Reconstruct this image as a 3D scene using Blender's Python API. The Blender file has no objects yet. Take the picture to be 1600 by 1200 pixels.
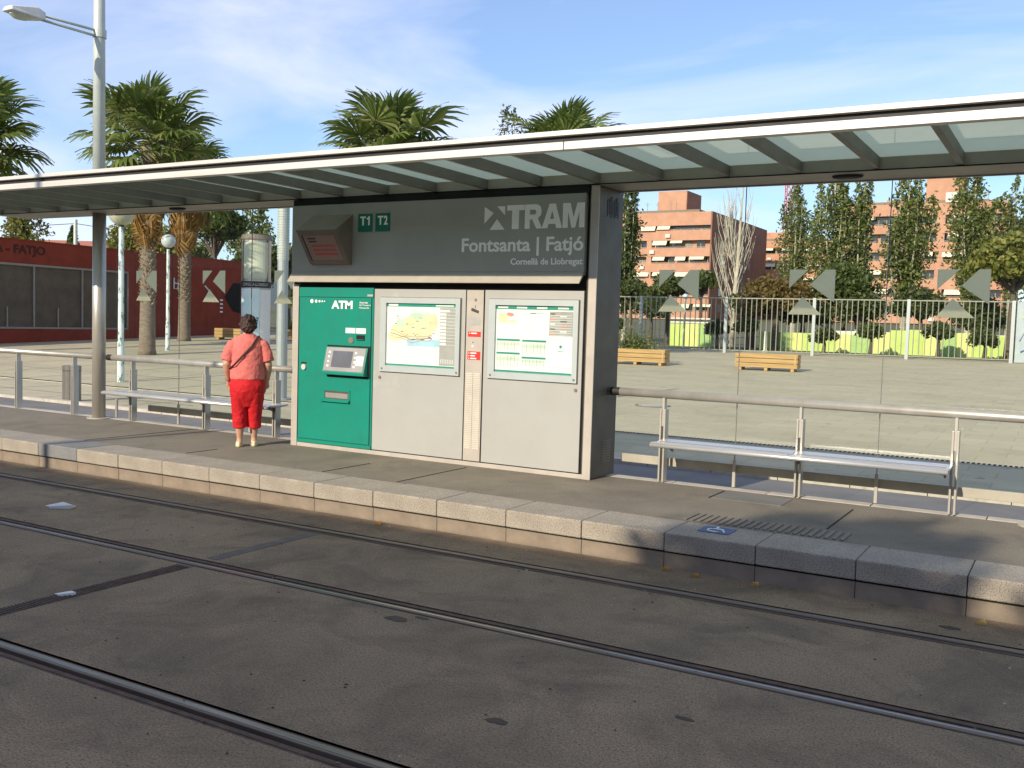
import bpy, bmesh, math, random
import numpy as np
from mathutils import Vector, Matrix
random.seed(7)
RNG = np.random.default_rng(7)
S = bpy.context.scene
COL = S.collection
# ------------------------------------------------------------------ camera
CAM_POS = Vector((8.6249, -9.2508, 1.6411)); YAW, PIT, ROL, FPX = 0.5267, -0.0628, 0.0299, 1515.53
fw = Vector((-math.sin(YAW)*math.cos(PIT), math.cos(YAW)*math.cos(PIT), math.sin(PIT)))
r0 = Vector((math.cos(YAW), math.sin(YAW), 0)); u0 = r0.cross(fw)
rt = math.cos(ROL)*r0 + math.sin(ROL)*u0; up = -math.sin(ROL)*r0 + math.cos(ROL)*u0
cam = bpy.data.cameras.new('camera'); cam.sensor_width = 36; cam.lens = FPX/1600*36
cam.clip_start = 0.05; cam.clip_end = 6000
co = bpy.data.objects.new('camera', cam); COL.objects.link(co)
co.matrix_world = Matrix(((rt.x, up.x, -fw.x, CAM_POS.x), (rt.y, up.y, -fw.y, CAM_POS.y), (rt.z, up.z, -fw.z, CAM_POS.z), (0, 0, 0, 1)))
S.camera = co
# ------------------------------------------------------------------ world and sun
SUN = Vector((0.14, 1.0, -0.465)).normalized()        # direction the light travels
elev = math.asin(-SUN.z)
W = bpy.data.worlds.new('World'); S.world = W; W.use_nodes = True
nt = W.node_tree; bg = nt.nodes['Background']
sky = nt.nodes.new('ShaderNodeTexSky'); sky.sky_type = 'NISHITA'; sky.sun_disc = False
sky.sun_elevation = elev; sky.sun_rotation = math.atan2(-SUN.x, -SUN.y); sky.air_density = 1.0; sky.dust_density = 0.25; sky.ozone_density = 5.0
tc = nt.nodes.new('ShaderNodeTexCoord'); mp = nt.nodes.new('ShaderNodeMapping')
mp.inputs['Scale'].default_value = (1.3, 2.2, 6.5); mp.inputs['Rotation'].default_value = (0.12, 0.2, 0.5)
nz = nt.nodes.new('ShaderNodeTexNoise'); nz.inputs['Scale'].default_value = 1.5; nz.inputs['Detail'].default_value = 7; nz.inputs['Roughness'].default_value = .55; nz.inputs['Distortion'].default_value = .5
rp = nt.nodes.new('ShaderNodeValToRGB'); rp.color_ramp.elements[0].position = .40; rp.color_ramp.elements[0].color = (.13, .13, .13, 1)
rp.color_ramp.elements[1].position = .68; rp.color_ramp.elements[1].color = (.66, .66, .66, 1)
mx = nt.nodes.new('ShaderNodeMix'); mx.data_type = 'RGBA'; mx.inputs[7].default_value = (6.0, 6.1, 7.6, 1)
L = nt.links.new
L(tc.outputs['Generated'], mp.inputs['Vector']); L(mp.outputs[0], nz.inputs['Vector']); L(nz.outputs['Fac'], rp.inputs[0])
L(rp.outputs[0], mx.inputs[0]); L(sky.outputs[0], mx.inputs[6]); L(mx.outputs[2], bg.inputs['Color'])
bg.inputs['Strength'].default_value = 0.14
sl = bpy.data.lights.new('sun', 'SUN'); sl.energy = 4.3; sl.angle = math.radians(.53); sl.color = (1.0, .885, .71)
so = bpy.data.objects.new('sun', sl); COL.objects.link(so); so.rotation_euler = SUN.to_track_quat('-Z', 'Y').to_euler(); so.location = (0, -40, 30)
S.view_settings.view_transform = 'Standard'; S.view_settings.look = 'None'; S.view_settings.gamma = 1; S.view_settings.exposure = 0.36
S.render.engine = 'CYCLES'

# ------------------------------------------------------------------ materials
MATS = {}
def mat(name, c, rough=.6, metal=0., c2=None, sc=6., bump=0., bsc=None, spec=.5, detail=5, island=0., speck=None, lo=.35, hi=.65, stretch=None, coat=0., stain=None):
    """procedural principled: colour c mixed towards c2 by noise, optional speckle and bump"""
    if name in MATS: return MATS[name]
    m = bpy.data.materials.new(name); m.use_nodes = True; n = m.node_tree.nodes; l = m.node_tree.links.new
    b = n['Principled BSDF']; b.inputs['Roughness'].default_value = rough; b.inputs['Metallic'].default_value = metal
    b.inputs['Specular IOR Level'].default_value = spec; b.inputs['Coat Weight'].default_value = coat
    t = n.new('ShaderNodeTexCoord'); src = t.outputs['Object']
    if stretch:
        q = n.new('ShaderNodeMapping'); q.inputs['Scale'].default_value = stretch; l(src, q.inputs[0]); src = q.outputs[0]
    if c2 is None: c2 = tuple(x*.82 for x in c)
    a = n.new('ShaderNodeTexNoise'); a.inputs['Scale'].default_value = sc; a.inputs['Detail'].default_value = detail; a.inputs['Roughness'].default_value = .6; l(src, a.inputs['Vector'])
    r = n.new('ShaderNodeValToRGB'); r.color_ramp.elements[0].position = lo; r.color_ramp.elements[1].position = hi
    r.color_ramp.elements[0].color = (*c, 1); r.color_ramp.elements[1].color = (*c2, 1); l(a.outputs['Fac'], r.inputs[0])
    out = r.outputs[0]
    if island:
        g = n.new('ShaderNodeNewGeometry'); h = n.new('ShaderNodeHueSaturation'); mr = n.new('ShaderNodeMapRange')
        mr.inputs[3].default_value = 1-island; mr.inputs[4].default_value = 1+island; l(g.outputs['Random Per Island'], mr.inputs[0]); l(mr.outputs[0], h.inputs['Value'])
        l(out, h.inputs['Color']); out = h.outputs[0]
    if speck:
        (scol, ssc, amount) = speck
        v = n.new('ShaderNodeTexNoise'); v.inputs['Scale'].default_value = ssc; v.inputs['Detail'].default_value = 2; l(t.outputs['Object'], v.inputs['Vector'])
        vr = n.new('ShaderNodeMapRange'); vr.inputs[1].default_value = .66-amount; vr.inputs[2].default_value = .74-amount; l(v.outputs['Fac'], vr.inputs[0])
        k = n.new('ShaderNodeMix'); k.data_type = 'RGBA'; l(vr.outputs[0], k.inputs[0]); l(out, k.inputs[6]); k.inputs[7].default_value = (*scol, 1); out = k.outputs[2]
    if stain:
        (tcol, tsc, t0, t1) = stain
        v = n.new('ShaderNodeTexNoise'); v.inputs['Scale'].default_value = tsc; v.inputs['Detail'].default_value = 9; v.inputs['Roughness'].default_value = .68; v.inputs['Distortion'].default_value = .8; l(t.outputs['Object'], v.inputs['Vector'])
        vr = n.new('ShaderNodeMapRange'); vr.inputs[1].default_value = t0; vr.inputs[2].default_value = t1; vr.inputs[4].default_value = .8; l(v.outputs['Fac'], vr.inputs[0])
        k = n.new('ShaderNodeMix'); k.data_type = 'RGBA'; l(vr.outputs[0], k.inputs[0]); l(out, k.inputs[6]); k.inputs[7].default_value = (*tcol, 1); out = k.outputs[2]
    l(out, b.inputs['Base Color'])
    rr = n.new('ShaderNodeMapRange'); rr.inputs[3].default_value = max(0, rough-.07); rr.inputs[4].default_value = min(1, rough+.1); l(a.outputs['Fac'], rr.inputs[0]); l(rr.outputs[0], b.inputs['Roughness'])
    if bump:
        bn = n.new('ShaderNodeTexNoise'); bn.inputs['Scale'].default_value = bsc or sc*6; bn.inputs['Detail'].default_value = 4; l(src, bn.inputs['Vector'])
        bb = n.new('ShaderNodeBump'); bb.inputs['Strength'].default_value = bump; bb.inputs['Distance'].default_value = .01; l(bn.outputs['Fac'], bb.inputs['Height']); l(bb.outputs[0], b.inputs['Normal'])
    MATS[name] = m; return m
def leafmat(name, c1, c2, c3, trans=.35):
    m = bpy.data.materials.new(name); m.use_nodes = True; n = m.node_tree.nodes; l = m.node_tree.links.new
    b = n['Principled BSDF']; b.inputs['Roughness'].default_value = .5; b.inputs['Specular IOR Level'].default_value = .35
    g = n.new('ShaderNodeNewGeometry'); r = n.new('ShaderNodeValToRGB'); e = r.color_ramp.elements
    e[0].color = (*c1, 1); e[1].color = (*c3, 1); x = e.new(.55); x.color = (*c2, 1)
    l(g.outputs['Random Per Island'], r.inputs[0]); l(r.outputs[0], b.inputs['Base Color'])
    t = n.new('ShaderNodeBsdfTranslucent'); l(r.outputs[0], t.inputs['Color']); ms = n.new('ShaderNodeMixShader'); ms.inputs[0].default_value = trans
    l(b.outputs[0], ms.inputs[1]); l(t.outputs[0], ms.inputs[2]); l(ms.outputs[0], n['Material Output'].inputs['Surface'])
    return m
def glassmat(name, tint, refl=1.0, frost=0., frostcol=(.7, .8, .76), dif=.35):
    m = bpy.data.materials.new(name); m.use_nodes = True; n = m.node_tree.nodes; l = m.node_tree.links.new
    n.remove(n['Principled BSDF']); tr = n.new('ShaderNodeBsdfTransparent'); tr.inputs['Color'].default_value = (*tint, 1)
    gl = n.new('ShaderNodeBsdfGlossy'); gl.inputs['Roughness'].default_value = .02; gl.inputs['Color'].default_value = (.95*refl, .97*refl, refl, 1)
    fr = n.new('ShaderNodeFresnel'); fr.inputs['IOR'].default_value = 1.45
    base = tr.outputs[0]
    if frost:
        tl = n.new('ShaderNodeBsdfTranslucent'); tl.inputs['Color'].default_value = (*frostcol, 1); df = n.new('ShaderNodeBsdfDiffuse'); df.inputs['Color'].default_value = (*[x*.8 for x in frostcol], 1)
        f1 = n.new('ShaderNodeMixShader'); f1.inputs[0].default_value = dif; l(tl.outputs[0], f1.inputs[1]); l(df.outputs[0], f1.inputs[2])
        f2 = n.new('ShaderNodeMixShader'); f2.inputs[0].default_value = frost; l(base, f2.inputs[1]); l(f1.outputs[0], f2.inputs[2]); base = f2.outputs[0]
    gm = n.new('ShaderNodeNewGeometry'); iv = n.new('ShaderNodeMath'); iv.operation = 'SUBTRACT'; iv.inputs[0].default_value = 1; l(gm.outputs['Backfacing'], iv.inputs[1]); mu = n.new('ShaderNodeMath'); mu.operation = 'MULTIPLY'; l(fr.outputs[0], mu.inputs[0]); l(iv.outputs[0], mu.inputs[1])
    ms = n.new('ShaderNodeMixShader'); l(mu.outputs[0], ms.inputs[0]); l(base, ms.inputs[1]); l(gl.outputs[0], ms.inputs[2]); l(ms.outputs[0], n['Material Output'].inputs['Surface'])
    return m

M = dict(
 track=mat('track_concrete', (.325, .235, .135), .85, stain=((.10, .074, .046), 1.4, .44, .70), c2=(.20, .148, .088), sc=.45, bump=.9, bsc=55, detail=8, speck=((.11, .09, .065), 70, .07), lo=.3, hi=.72),
 platform=mat('platform_asphalt', (.235, .200, .148), .85, stain=((.13, .11, .082), 1.3, .50, .72), c2=(.17, .146, .11), sc=1.1, bump=.45, bsc=90, detail=8, speck=((.27, .24, .2), 120, .06), lo=.3, hi=.7),
 granite=mat('kerb_granite', (.43, .375, .295), .75, stain=((.27, .235, .185), 2.2, .56, .8), c2=(.345, .30, .235), sc=3, bump=.3, bsc=120, island=.10, speck=((.17, .15, .13), 110, .13)),
 kerbbase=mat('kerb_base_concrete', (.29, .23, .165), .85, c2=(.20, .16, .12), sc=4, bump=.3, bsc=60, island=.06),
 dark=mat('dark_gap', (.012, .011, .010), .9), black=mat('black_rubber', (.018, .017, .016), .6),
 railsteel=mat('rail_steel', (.42, .40, .38), .28, .9, c2=(.22, .19, .16), sc=5, stretch=(.3, 40, 1)), raildust=mat('dusty_rail', (.25, .20, .15), .5, .4, c2=(.17, .13, .095), sc=6, stretch=(.3, 20, 1)), railrust=mat('rail_rust', (.125, .078, .05), .8, c2=(.07, .045, .032), sc=14, bump=.3),
 plaza=mat('plaza_paving', (.53, .465, .305), .85, stain=((.36, .33, .225), .8, .5, .75), c2=(.45, .40, .265), sc=.55, bump=.3, bsc=20, detail=9, speck=((.22, .20, .145), 3.2, -.03), lo=.32, hi=.68, stretch=(.35, 1, 1)),
 pathdark=mat('path_asphalt', (.20, .19, .175), .85, c2=(.155, .15, .14), sc=1.5, bump=.4, bsc=80), tealpath=mat('cycle_path_asphalt', (.205, .222, .195), .85, c2=(.155, .168, .150), sc=1.2, bump=.3, bsc=60, stretch=(.4, 1, 1)),
 edging=mat('edging_concrete', (.52, .48, .40), .8, c2=(.42, .385, .32), sc=7, bump=.2, island=.06),
 joint=mat('paving_joint', (.17, .16, .12), .9), granitedk=mat('grey_granite', (.235, .235, .225), .75, c2=(.19, .19, .185), sc=4, bump=.3, bsc=120, speck=((.12, .12, .12), 150, .1)),
 drainiron=mat('drain_iron', (.13, .115, .10), .7, c2=(.09, .08, .07), sc=8),
 soil=mat('park_soil', (.16, .125, .075), .95, c2=(.07, .10, .035), sc=.5, bump=.6, bsc=8), terrain=mat('terrain', (.20, .18, .13), .95, c2=(.13, .14, .08), sc=.08),
 steel=mat('brushed_steel', (.56, .53, .47), .36, .5, c2=(.45, .425, .375), sc=5, stretch=(1, 1, .25)), steeldark=mat('weathered_steel', (.21, .178, .138), .55, .0, spec=.3, c2=(.17, .143, .11), sc=3),
 roofsteel=mat('roof_painted_steel', (.37, .335, .265), .5, .05, c2=(.32, .29, .23), sc=2.5), fascia=mat('fascia_aluminium', (.70, .66, .59), .45, .25, c2=(.60, .56, .50), sc=3, stretch=(.3, 1, 4)),
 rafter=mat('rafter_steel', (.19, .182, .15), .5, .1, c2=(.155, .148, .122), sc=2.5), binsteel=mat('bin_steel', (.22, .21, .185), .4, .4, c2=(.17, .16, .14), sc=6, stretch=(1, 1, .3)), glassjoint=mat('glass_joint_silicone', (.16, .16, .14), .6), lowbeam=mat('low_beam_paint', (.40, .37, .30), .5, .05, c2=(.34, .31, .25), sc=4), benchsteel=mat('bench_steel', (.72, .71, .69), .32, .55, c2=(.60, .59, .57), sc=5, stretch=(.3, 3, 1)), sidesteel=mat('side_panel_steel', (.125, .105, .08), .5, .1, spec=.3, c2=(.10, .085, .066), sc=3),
 panel=mat('cabinet_paint', (.385, .385, .36), .5, .0, stain=((.47, .46, .42), 3.0, .60, .78), c2=(.36, .358, .332), sc=2.2, coat=.1), frame=mat('cabinet_frame', (.49, .445, .385), .42, .1, c2=(.42, .38, .33), sc=4), casefr=mat('poster_case_frame', (.46, .51, .50), .4, .15, c2=(.42, .465, .46), sc=5),
 sign=mat('sign_panel_paint', (.36, .355, .305), .55, .0, c2=(.335, .33, .284), sc=2), hood=mat('hood_metal', (.46, .41, .34), .42, .1, c2=(.40, .355, .295), sc=4),
 green=mat('machine_green', (.003, .235, .165), .38, 0, c2=(.005, .20, .142), stain=((.006, .17, .125), 3.5, .56, .8), sc=2.5, coat=.15), greendk=mat('machine_green_dark', (.004, .215, .155), .4), badge=mat('badge_green', (.0, .16, .10), .5),
 white=mat('white_print', (.82, .82, .80), .5, c2=(.78, .78, .76)), letter=mat('sign_letter_white', (.93, .92, .86), .5, c2=(.90, .89, .83), sc=9), screen=mat('dark_screen', (.13, .135, .15), .15), keypad=mat('console_grey', (.36, .34, .325), .4, .3),
 red=mat('label_red', (.72, .03, .02), .5), led=mat('display_face', (.27, .20, .165), .4, c2=(.30, .18, .15), sc=3), ledred=mat('display_text_red', (.55, .06, .035), .5), ink=mat('print_ink', (.05, .05, .05), .6),
 grey=mat('print_grey', (.42, .41, .39), .6), pale=mat('print_pale_yellow', (.80, .76, .50), .6), palegreen=mat('print_pale_green', (.60, .78, .60), .6), sea=mat('print_sea_blue', (.45, .72, .85), .6), rose=mat('print_rose', (.75, .30, .22), .6), printgreen=mat('print_green', (.02, .30, .22), .6), olive=mat('print_tint', (.62, .70, .60), .6),
 louvre=mat('louvre_cream', (.66, .62, .52), .5, .1), blue=mat('sign_blue', (.04, .085, .24), .6, c2=(.10, .13, .22), sc=20), sticker=mat('glass_sticker_grey', (.135, .135, .105), .7, c2=(.15, .15, .12)),
 wood=mat('planter_timber', (.50, .33, .13), .7, c2=(.38, .23, .085), sc=3, stretch=(.4, 4, 6), bump=.3, island=.12), galv=mat('galvanised_steel', (.36, .39, .385), .5, .4, c2=(.38, .41, .40), sc=8), fence=mat('fence_paint', (.33, .33, .25), .55, .1, c2=(.26, .26, .20), sc=6),
 pole=mat('lamp_pole_paint', (.50, .53, .48), .5, .15, c2=(.42, .45, .41), sc=5), polepeel=mat('peeling_pole_paint', (.66, .74, .72), .55, .05, c2=(.12, .17, .17), sc=9, lo=.52, hi=.62, stretch=(1, 1, .5)), globe=mat('lamp_globe', (.55, .62, .66), .12, .0, c2=(.50, .56, .58), spec=.8), globe2=mat('frosted_globe', (.50, .50, .36), .3, c2=(.42, .42, .3)), lamphead=mat('luminaire_shell', (.66, .65, .60), .5),
 redwall=mat('red_render', (.265, .042, .019), .85, stain=((.15, .026, .014), .7, .52, .78), c2=(.22, .032, .014), sc=.9, bump=.2, bsc=20), shutter=mat('roller_shutter', (.125, .098, .066), .7, c2=(.09, .07, .048), sc=1.4), winframe=mat('window_frame_grey', (.30, .27, .23), .6), signink=mat('painted_letters', (.06, .015, .01), .8),
 trunk=mat('palm_trunk', (.25, .20, .145), .9, c2=(.15, .12, .09), sc=5, stretch=(1, 1, 3), bump=.8, bsc=16), boot=mat('palm_leaf_base', (.33, .27, .18), .9, c2=(.17, .13, .085), sc=5, island=.25), petiole=mat('palm_petiole', (.20, .20, .06), .6), bark=mat('tree_bark', (.15, .115, .08), .9, c2=(.08, .065, .05), sc=6, bump=.6), whitebark=mat('pale_bark', (.56, .51, .40), .85, c2=(.38, .34, .26), sc=3, bump=.3),
 brick=mat('orange_brick', (.56, .30, .195), .85, stain=((.40, .20, .13), .25, .5, .75), c2=(.47, .24, .152), sc=.7, detail=8, lo=.3, hi=.7), brick2=mat('pale_brick', (.58, .29, .18), .85, c2=(.48, .23, .14), sc=.7), brickshade=mat('shaded_brick', (.30, .14, .085), .85, c2=(.24, .11, .07), sc=.6), glassdark=mat('window_glass_dark', (.035, .038, .04), .12, spec=.8), blind=mat('roller_blind', (.28, .255, .21), .6), awning=mat('awning_canvas', (.76, .69, .52), .8, c2=(.70, .62, .46), sc=2), concrete=mat('slab_concrete', (.50, .43, .33), .8), roofstuff=mat('roof_terrace', (.25, .2, .15), .8),  # side-wall brick has its shade put in as a darker colour
 lime=mat('lime_paint', (.52, .64, .17), .7, c2=(.44, .56, .14), sc=2), limeyellow=mat('lime_yellow_paint', (.66, .70, .24), .7, c2=(.58, .63, .2), sc=2), limegreen=mat('leaf_green_paint', (.38, .56, .18), .7), whitewall=mat('white_wall', (.72, .70, .62), .8, c2=(.6, .58, .5), sc=2), graff=mat('graffiti_panel', (.40, .46, .46), .6, c2=(.33, .38, .40), sc=3),
 craner=mat('crane_red', (.55, .06, .04), .6), hill=mat('far_hill', (.16, .19, .22), .95, c2=(.13, .16, .18), sc=.02), houseA=mat('far_house_wall', (.60, .45, .32), .85, c2=(.5, .36, .25), sc=.4), houseroof=mat('far_roof_tile', (.42, .17, .10), .9), wire=mat('cable', (.05, .05, .05), .7),
 paper=mat('paper', (.78, .78, .76), .7), orange=mat('paper_orange', (.62, .30, .05), .7), deadleaf=mat('dry_leaf', (.40, .20, .05), .8), yleaf=mat('yellow_leaf', (.42, .29, .08), .8), stain=mat('oil_stain', (.085, .066, .045), .85),
 shirt=mat('coral_jersey', (.72, .185, .16), .85, c2=(.64, .15, .13), sc=5, bump=.25, bsc=60), pants=mat('red_cotton', (.58, .004, .010), .8, c2=(.48, .003, .008), sc=6, bump=.3, bsc=40), skin=mat('skin', (.58, .33, .22), .5, c2=(.52, .28, .185), sc=9), hair=mat('auburn_hair', (.060, .020, .012), .5, c2=(.025, .010, .007), sc=22, bump=1., bsc=60), shoe=mat('cream_leather', (.70, .60, .36), .5), strap=mat('brown_strap', (.055, .018, .012), .6), poster=mat('poster_cyan', (.55, .82, .88), .5, c2=(.80, .88, .90), sc=1.2), kiosklit=mat('light_box', (.56, .60, .47), .35, c2=(.53, .57, .44), sc=1), wallback=mat('depot_wall', (.35, .30, .25), .9),
)
def overlay(m, kind):
    n = m.node_tree.nodes; l = m.node_tree.links.new; b = n['Principled BSDF']; src = b.inputs['Base Color'].links[0].from_socket; t = n.new('ShaderNodeTexCoord')
    if kind == 'slabs':
        q = n.new('ShaderNodeTexBrick'); q.inputs['Scale'].default_value = 1; q.inputs['Brick Width'].default_value = .9; q.inputs['Row Height'].default_value = .6; q.inputs['Mortar Size'].default_value = .012; q.inputs['Color1'].default_value = (1, 1, 1, 1); q.inputs['Color2'].default_value = (.90, .905, .90, 1); q.inputs['Mortar'].default_value = (.80, .78, .74, 1); l(t.outputs['Object'], q.inputs['Vector']); fac = q.outputs['Color']
    else:
        w = n.new('ShaderNodeTexNoise'); w.inputs['Scale'].default_value = 2.5; w.inputs['Detail'].default_value = 6; l(t.outputs['Object'], w.inputs['Vector']); a = n.new('ShaderNodeMix'); a.data_type = 'RGBA'; a.inputs[0].default_value = .22; l(t.outputs['Object'], a.inputs[6]); l(w.outputs['Color'], a.inputs[7])
        v = n.new('ShaderNodeTexVoronoi'); v.feature = 'DISTANCE_TO_EDGE'; v.inputs['Scale'].default_value = .55; l(a.outputs[2], v.inputs['Vector']); r = n.new('ShaderNodeMapRange'); r.inputs[1].default_value = 0; r.inputs[2].default_value = .008; r.inputs[3].default_value = .90; r.inputs[4].default_value = 1; l(v.outputs['Distance'], r.inputs[0]); fac = r.outputs[0]
        g = n.new('ShaderNodeTexNoise'); g.inputs['Scale'].default_value = 95; g.inputs['Detail'].default_value = 3; l(t.outputs['Object'], g.inputs['Vector']); gr = n.new('ShaderNodeMapRange'); gr.inputs[1].default_value = .3; gr.inputs[2].default_value = .7; gr.inputs[3].default_value = .62; gr.inputs[4].default_value = 1.38; l(g.outputs['Fac'], gr.inputs[0])
        mm = n.new('ShaderNodeMath'); mm.operation = 'MULTIPLY'; l(fac, mm.inputs[0]); l(gr.outputs[0], mm.inputs[1]); fac = mm.outputs[0]
    k = n.new('ShaderNodeMix'); k.data_type = 'RGBA'; k.blend_type = 'MULTIPLY'; k.inputs[0].default_value = 1; l(src, k.inputs[6]); l(fac, k.inputs[7]); l(k.outputs[2], b.inputs['Base Color'])
overlay(M['plaza'], 'slabs'); overlay(M['track'], 'cracks'); overlay(M['platform'], 'cracks')
M['clear'] = glassmat('clear_glass', (.955, .975, .955)); M['sticker'] = glassmat('frosted_sticker', (.6, .6, .5), .3, .95, (.95, .92, .74), .08); M['caseglass'] = glassmat('case_glass', (.97, .98, .97), .8)
M['roofglass'] = glassmat('frosted_roof_glass', (.80, .90, .86), .9, .93, (.74, .84, .77))
M['poplar'] = leafmat('poplar_leaves', (.085, .115, .024), (.15, .185, .046), (.25, .265, .085)); M['poplardk'] = leafmat('dark_leaves', (.055, .08, .02), (.095, .13, .034), (.155, .18, .055))
M['yellowgreen'] = leafmat('bright_leaves', (.10, .13, .022), (.19, .20, .038), (.32, .29, .07)); M['brownleaf'] = leafmat('brown_leaves', (.12, .085, .025), (.18, .125, .035), (.24, .18, .06)); M['hedge'] = leafmat('hedge_leaves', (.045, .068, .018), (.08, .105, .03), (.13, .15, .05))
M['frond'] = leafmat('palm_frond', (.095, .14, .026), (.18, .235, .056), (.31, .335, .13), .42); M['deadfrond'] = leafmat('dead_frond', (.20, .10, .026), (.38, .22, .06), (.50, .34, .12), .3)

# ------------------------------------------------------------------ mesh helpers
class MB:
    def __init__(s): s.v = []; s.f = []; s.m = []
    def add(s, vs, fs, mi=0):
        o = len(s.v); s.v += [tuple(v) for v in vs]; s.f += [tuple(i+o for i in f) for f in fs]; s.m += [mi]*len(fs); return s
    def box(s, x0, x1, y0, y1, z0, z1, mi=0):
        return s.add([(x0, y0, z0), (x1, y0, z0), (x1, y1, z0), (x0, y1, z0), (x0, y0, z1), (x1, y0, z1), (x1, y1, z1), (x0, y1, z1)],
                     [(0, 3, 2, 1), (4, 5, 6, 7), (0, 1, 5, 4), (1, 2, 6, 5), (2, 3, 7, 6), (3, 0, 4, 7)], mi)
    def prism(s, poly, axis, a, b, mi=0):
        """extrude a closed 2-D polygon; axis 'x': poly=(y,z), 'y': poly=(x,z), 'z': poly=(x,y)"""
        f = {'x': lambda p, t: (t, p[0], p[1]), 'y': lambda p, t: (p[0], t, p[1]), 'z': lambda p, t: (p[0], p[1], t)}[axis]
        n = len(poly); vs = [f(p, a) for p in poly]+[f(p, b) for p in poly]
        ar = sum(poly[i][0]*poly[(i+1) % n][1]-poly[(i+1) % n][0]*poly[i][1] for i in range(n))
        if (axis == 'y') != ((ar < 0) != (b < a)): vs = vs[n:]+vs[:n]
        return s.add(vs, [tuple(range(n))[::-1], tuple(range(n, 2*n))]+[(i, (i+1) % n, n+(i+1) % n, n+i) for i in range(n)], mi)
    def cyl(s, a, b, ra, rb=None, n=12, mi=0, cap=True):
        a = Vector(a); b = Vector(b); rb = ra if rb is None else rb; d = (b-a).normalized()
        t = Vector((1, 0, 0)) if abs(d.x) < .9 else Vector((0, 1, 0)); e = d.cross(t).normalized(); g = d.cross(e)
        vs = []
        for (c, r) in ((a, ra), (b, rb)): vs += [c+e*r*math.cos(2*math.pi*i/n)+g*r*math.sin(2*math.pi*i/n) for i in range(n)]
        fs = [(i, (i+1) % n, n+(i+1) % n, n+i) for i in range(n)]
        if cap: fs += [tuple(range(n))[::-1], tuple(range(n, 2*n))]
        return s.add(vs, fs, mi)
    def tube(s, pts, rad, n=8, mi=0):
        pts = [Vector(p) for p in pts]; rings = []
        for i, q in enumerate(pts):
            d = (pts[min(i+1, len(pts)-1)]-pts[max(i-1, 0)]).normalized(); t = Vector((1, 0, 0)) if abs(d.x) < .8 else Vector((0, 1, 0)); e = d.cross(t).normalized(); g = d.cross(e)
            R = rad[i] if isinstance(rad, (list, tuple)) else rad; R = R if isinstance(R, tuple) else (R, R)
            rings.append([q+e*R[0]*math.cos(2*math.pi*k/n)+g*R[1]*math.sin(2*math.pi*k/n) for k in range(n)])
        vs = [v for r in rings for v in r]; fs = [(i*n+k, i*n+(k+1) % n, (i+1)*n+(k+1) % n, (i+1)*n+k) for i in range(len(pts)-1) for k in range(n)]
        fs += [tuple(range(n))[::-1], tuple(range((len(pts)-1)*n, len(pts)*n))]
        return s.add(vs, fs, mi)
    def loft(s, rings, n=20, mi=0):
        """rings: (cx,cy,z,rx,ry) stacked"""
        vs = [(c[0]+c[3]*math.cos(2*math.pi*k/n), c[1]+c[4]*math.sin(2*math.pi*k/n), c[2]) for c in rings for k in range(n)]
        fs = [(i*n+k, i*n+(k+1) % n, (i+1)*n+(k+1) % n, (i+1)*n+k) for i in range(len(rings)-1) for k in range(n)]
        fs += [tuple(range(n))[::-1], tuple(range((len(rings)-1)*n, len(rings)*n))]
        return s.add(vs, fs, mi)
    def ball(s, c, r, n=14, m=9, mi=0):
        r = r if isinstance(r, tuple) else (r, r, r)
        return s.loft([(c[0], c[1], c[2]-r[2]*math.cos(math.pi*i/m), max(.001, r[0]*math.sin(math.pi*i/m)), max(.001, r[1]*math.sin(math.pi*i/m))) for i in range(m+1)], n, mi)
    def mesh(s, name, mats, off=(0, 0, 0)):
        me = bpy.data.meshes.new(name); me.from_pydata([(v[0]-off[0], v[1]-off[1], v[2]-off[2]) for v in s.v], [], s.f)
        for q in (mats if isinstance(mats, (list, tuple)) else [mats]): me.materials.append(q)
        if any(s.m): me.polygons.foreach_set('material_index', s.m)
        me.update(); return me
def wloc(o):
    t = Vector((0, 0, 0))
    while o is not None: t += Vector(o.location); o = o.parent
    return t
def link(name, me, parent=None):
    o = bpy.data.objects.new(name, me); COL.objects.link(o)
    if parent is not None: o.parent = parent
    return o
def part(name, mb, m, parent=None, smooth=False, bevel=0, label=None, kind=None, local=False):
    """one mesh object; coordinates are the world's unless the thing is built in its own frame (local)"""
    off = (0, 0, 0) if (parent is None or local) else wloc(parent)
    mm = [M[k] if isinstance(k, str) else k for k in (m if isinstance(m, (list, tuple)) else [m])]
    o = link(name, mb.mesh(name, mm, off), parent)

    if smooth: o.data.polygons.foreach_set('use_smooth', [True]*len(o.data.polygons))
    if bevel:
        b = o.modifiers.new('bevel', 'BEVEL'); b.width = bevel; b.segments = 2; b.limit_method = 'ANGLE'
    if label: o['label'] = label
    if kind: o['kind'] = kind
    return o
def tag(o, label, cat, group=None):
    o['label'] = label; o['category'] = cat
    if group: o['group'] = group
    return o
def thing(name, label, cat, loc=(0, 0, 0), rz=0, group=None):
    o = bpy.data.objects.new(name, None); COL.objects.link(o); o.location = loc; o.rotation_euler = (0, 0, rz); o.empty_display_size = .2
    return tag(o, label, cat, group)
def struct(name, mb, m, **k):
    o = part(name, mb, m, **k); o['kind'] = 'structure'; return o
def share(name, src, parent, loc=(0, 0, 0), rot=(0, 0, 0), scale=(1, 1, 1)):
    o = bpy.data.objects.new(name, src if isinstance(src, bpy.types.Mesh) else src.data); COL.objects.link(o); o.parent = parent
    o.location = loc; o.rotation_euler = rot; o.scale = scale; return o
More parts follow.
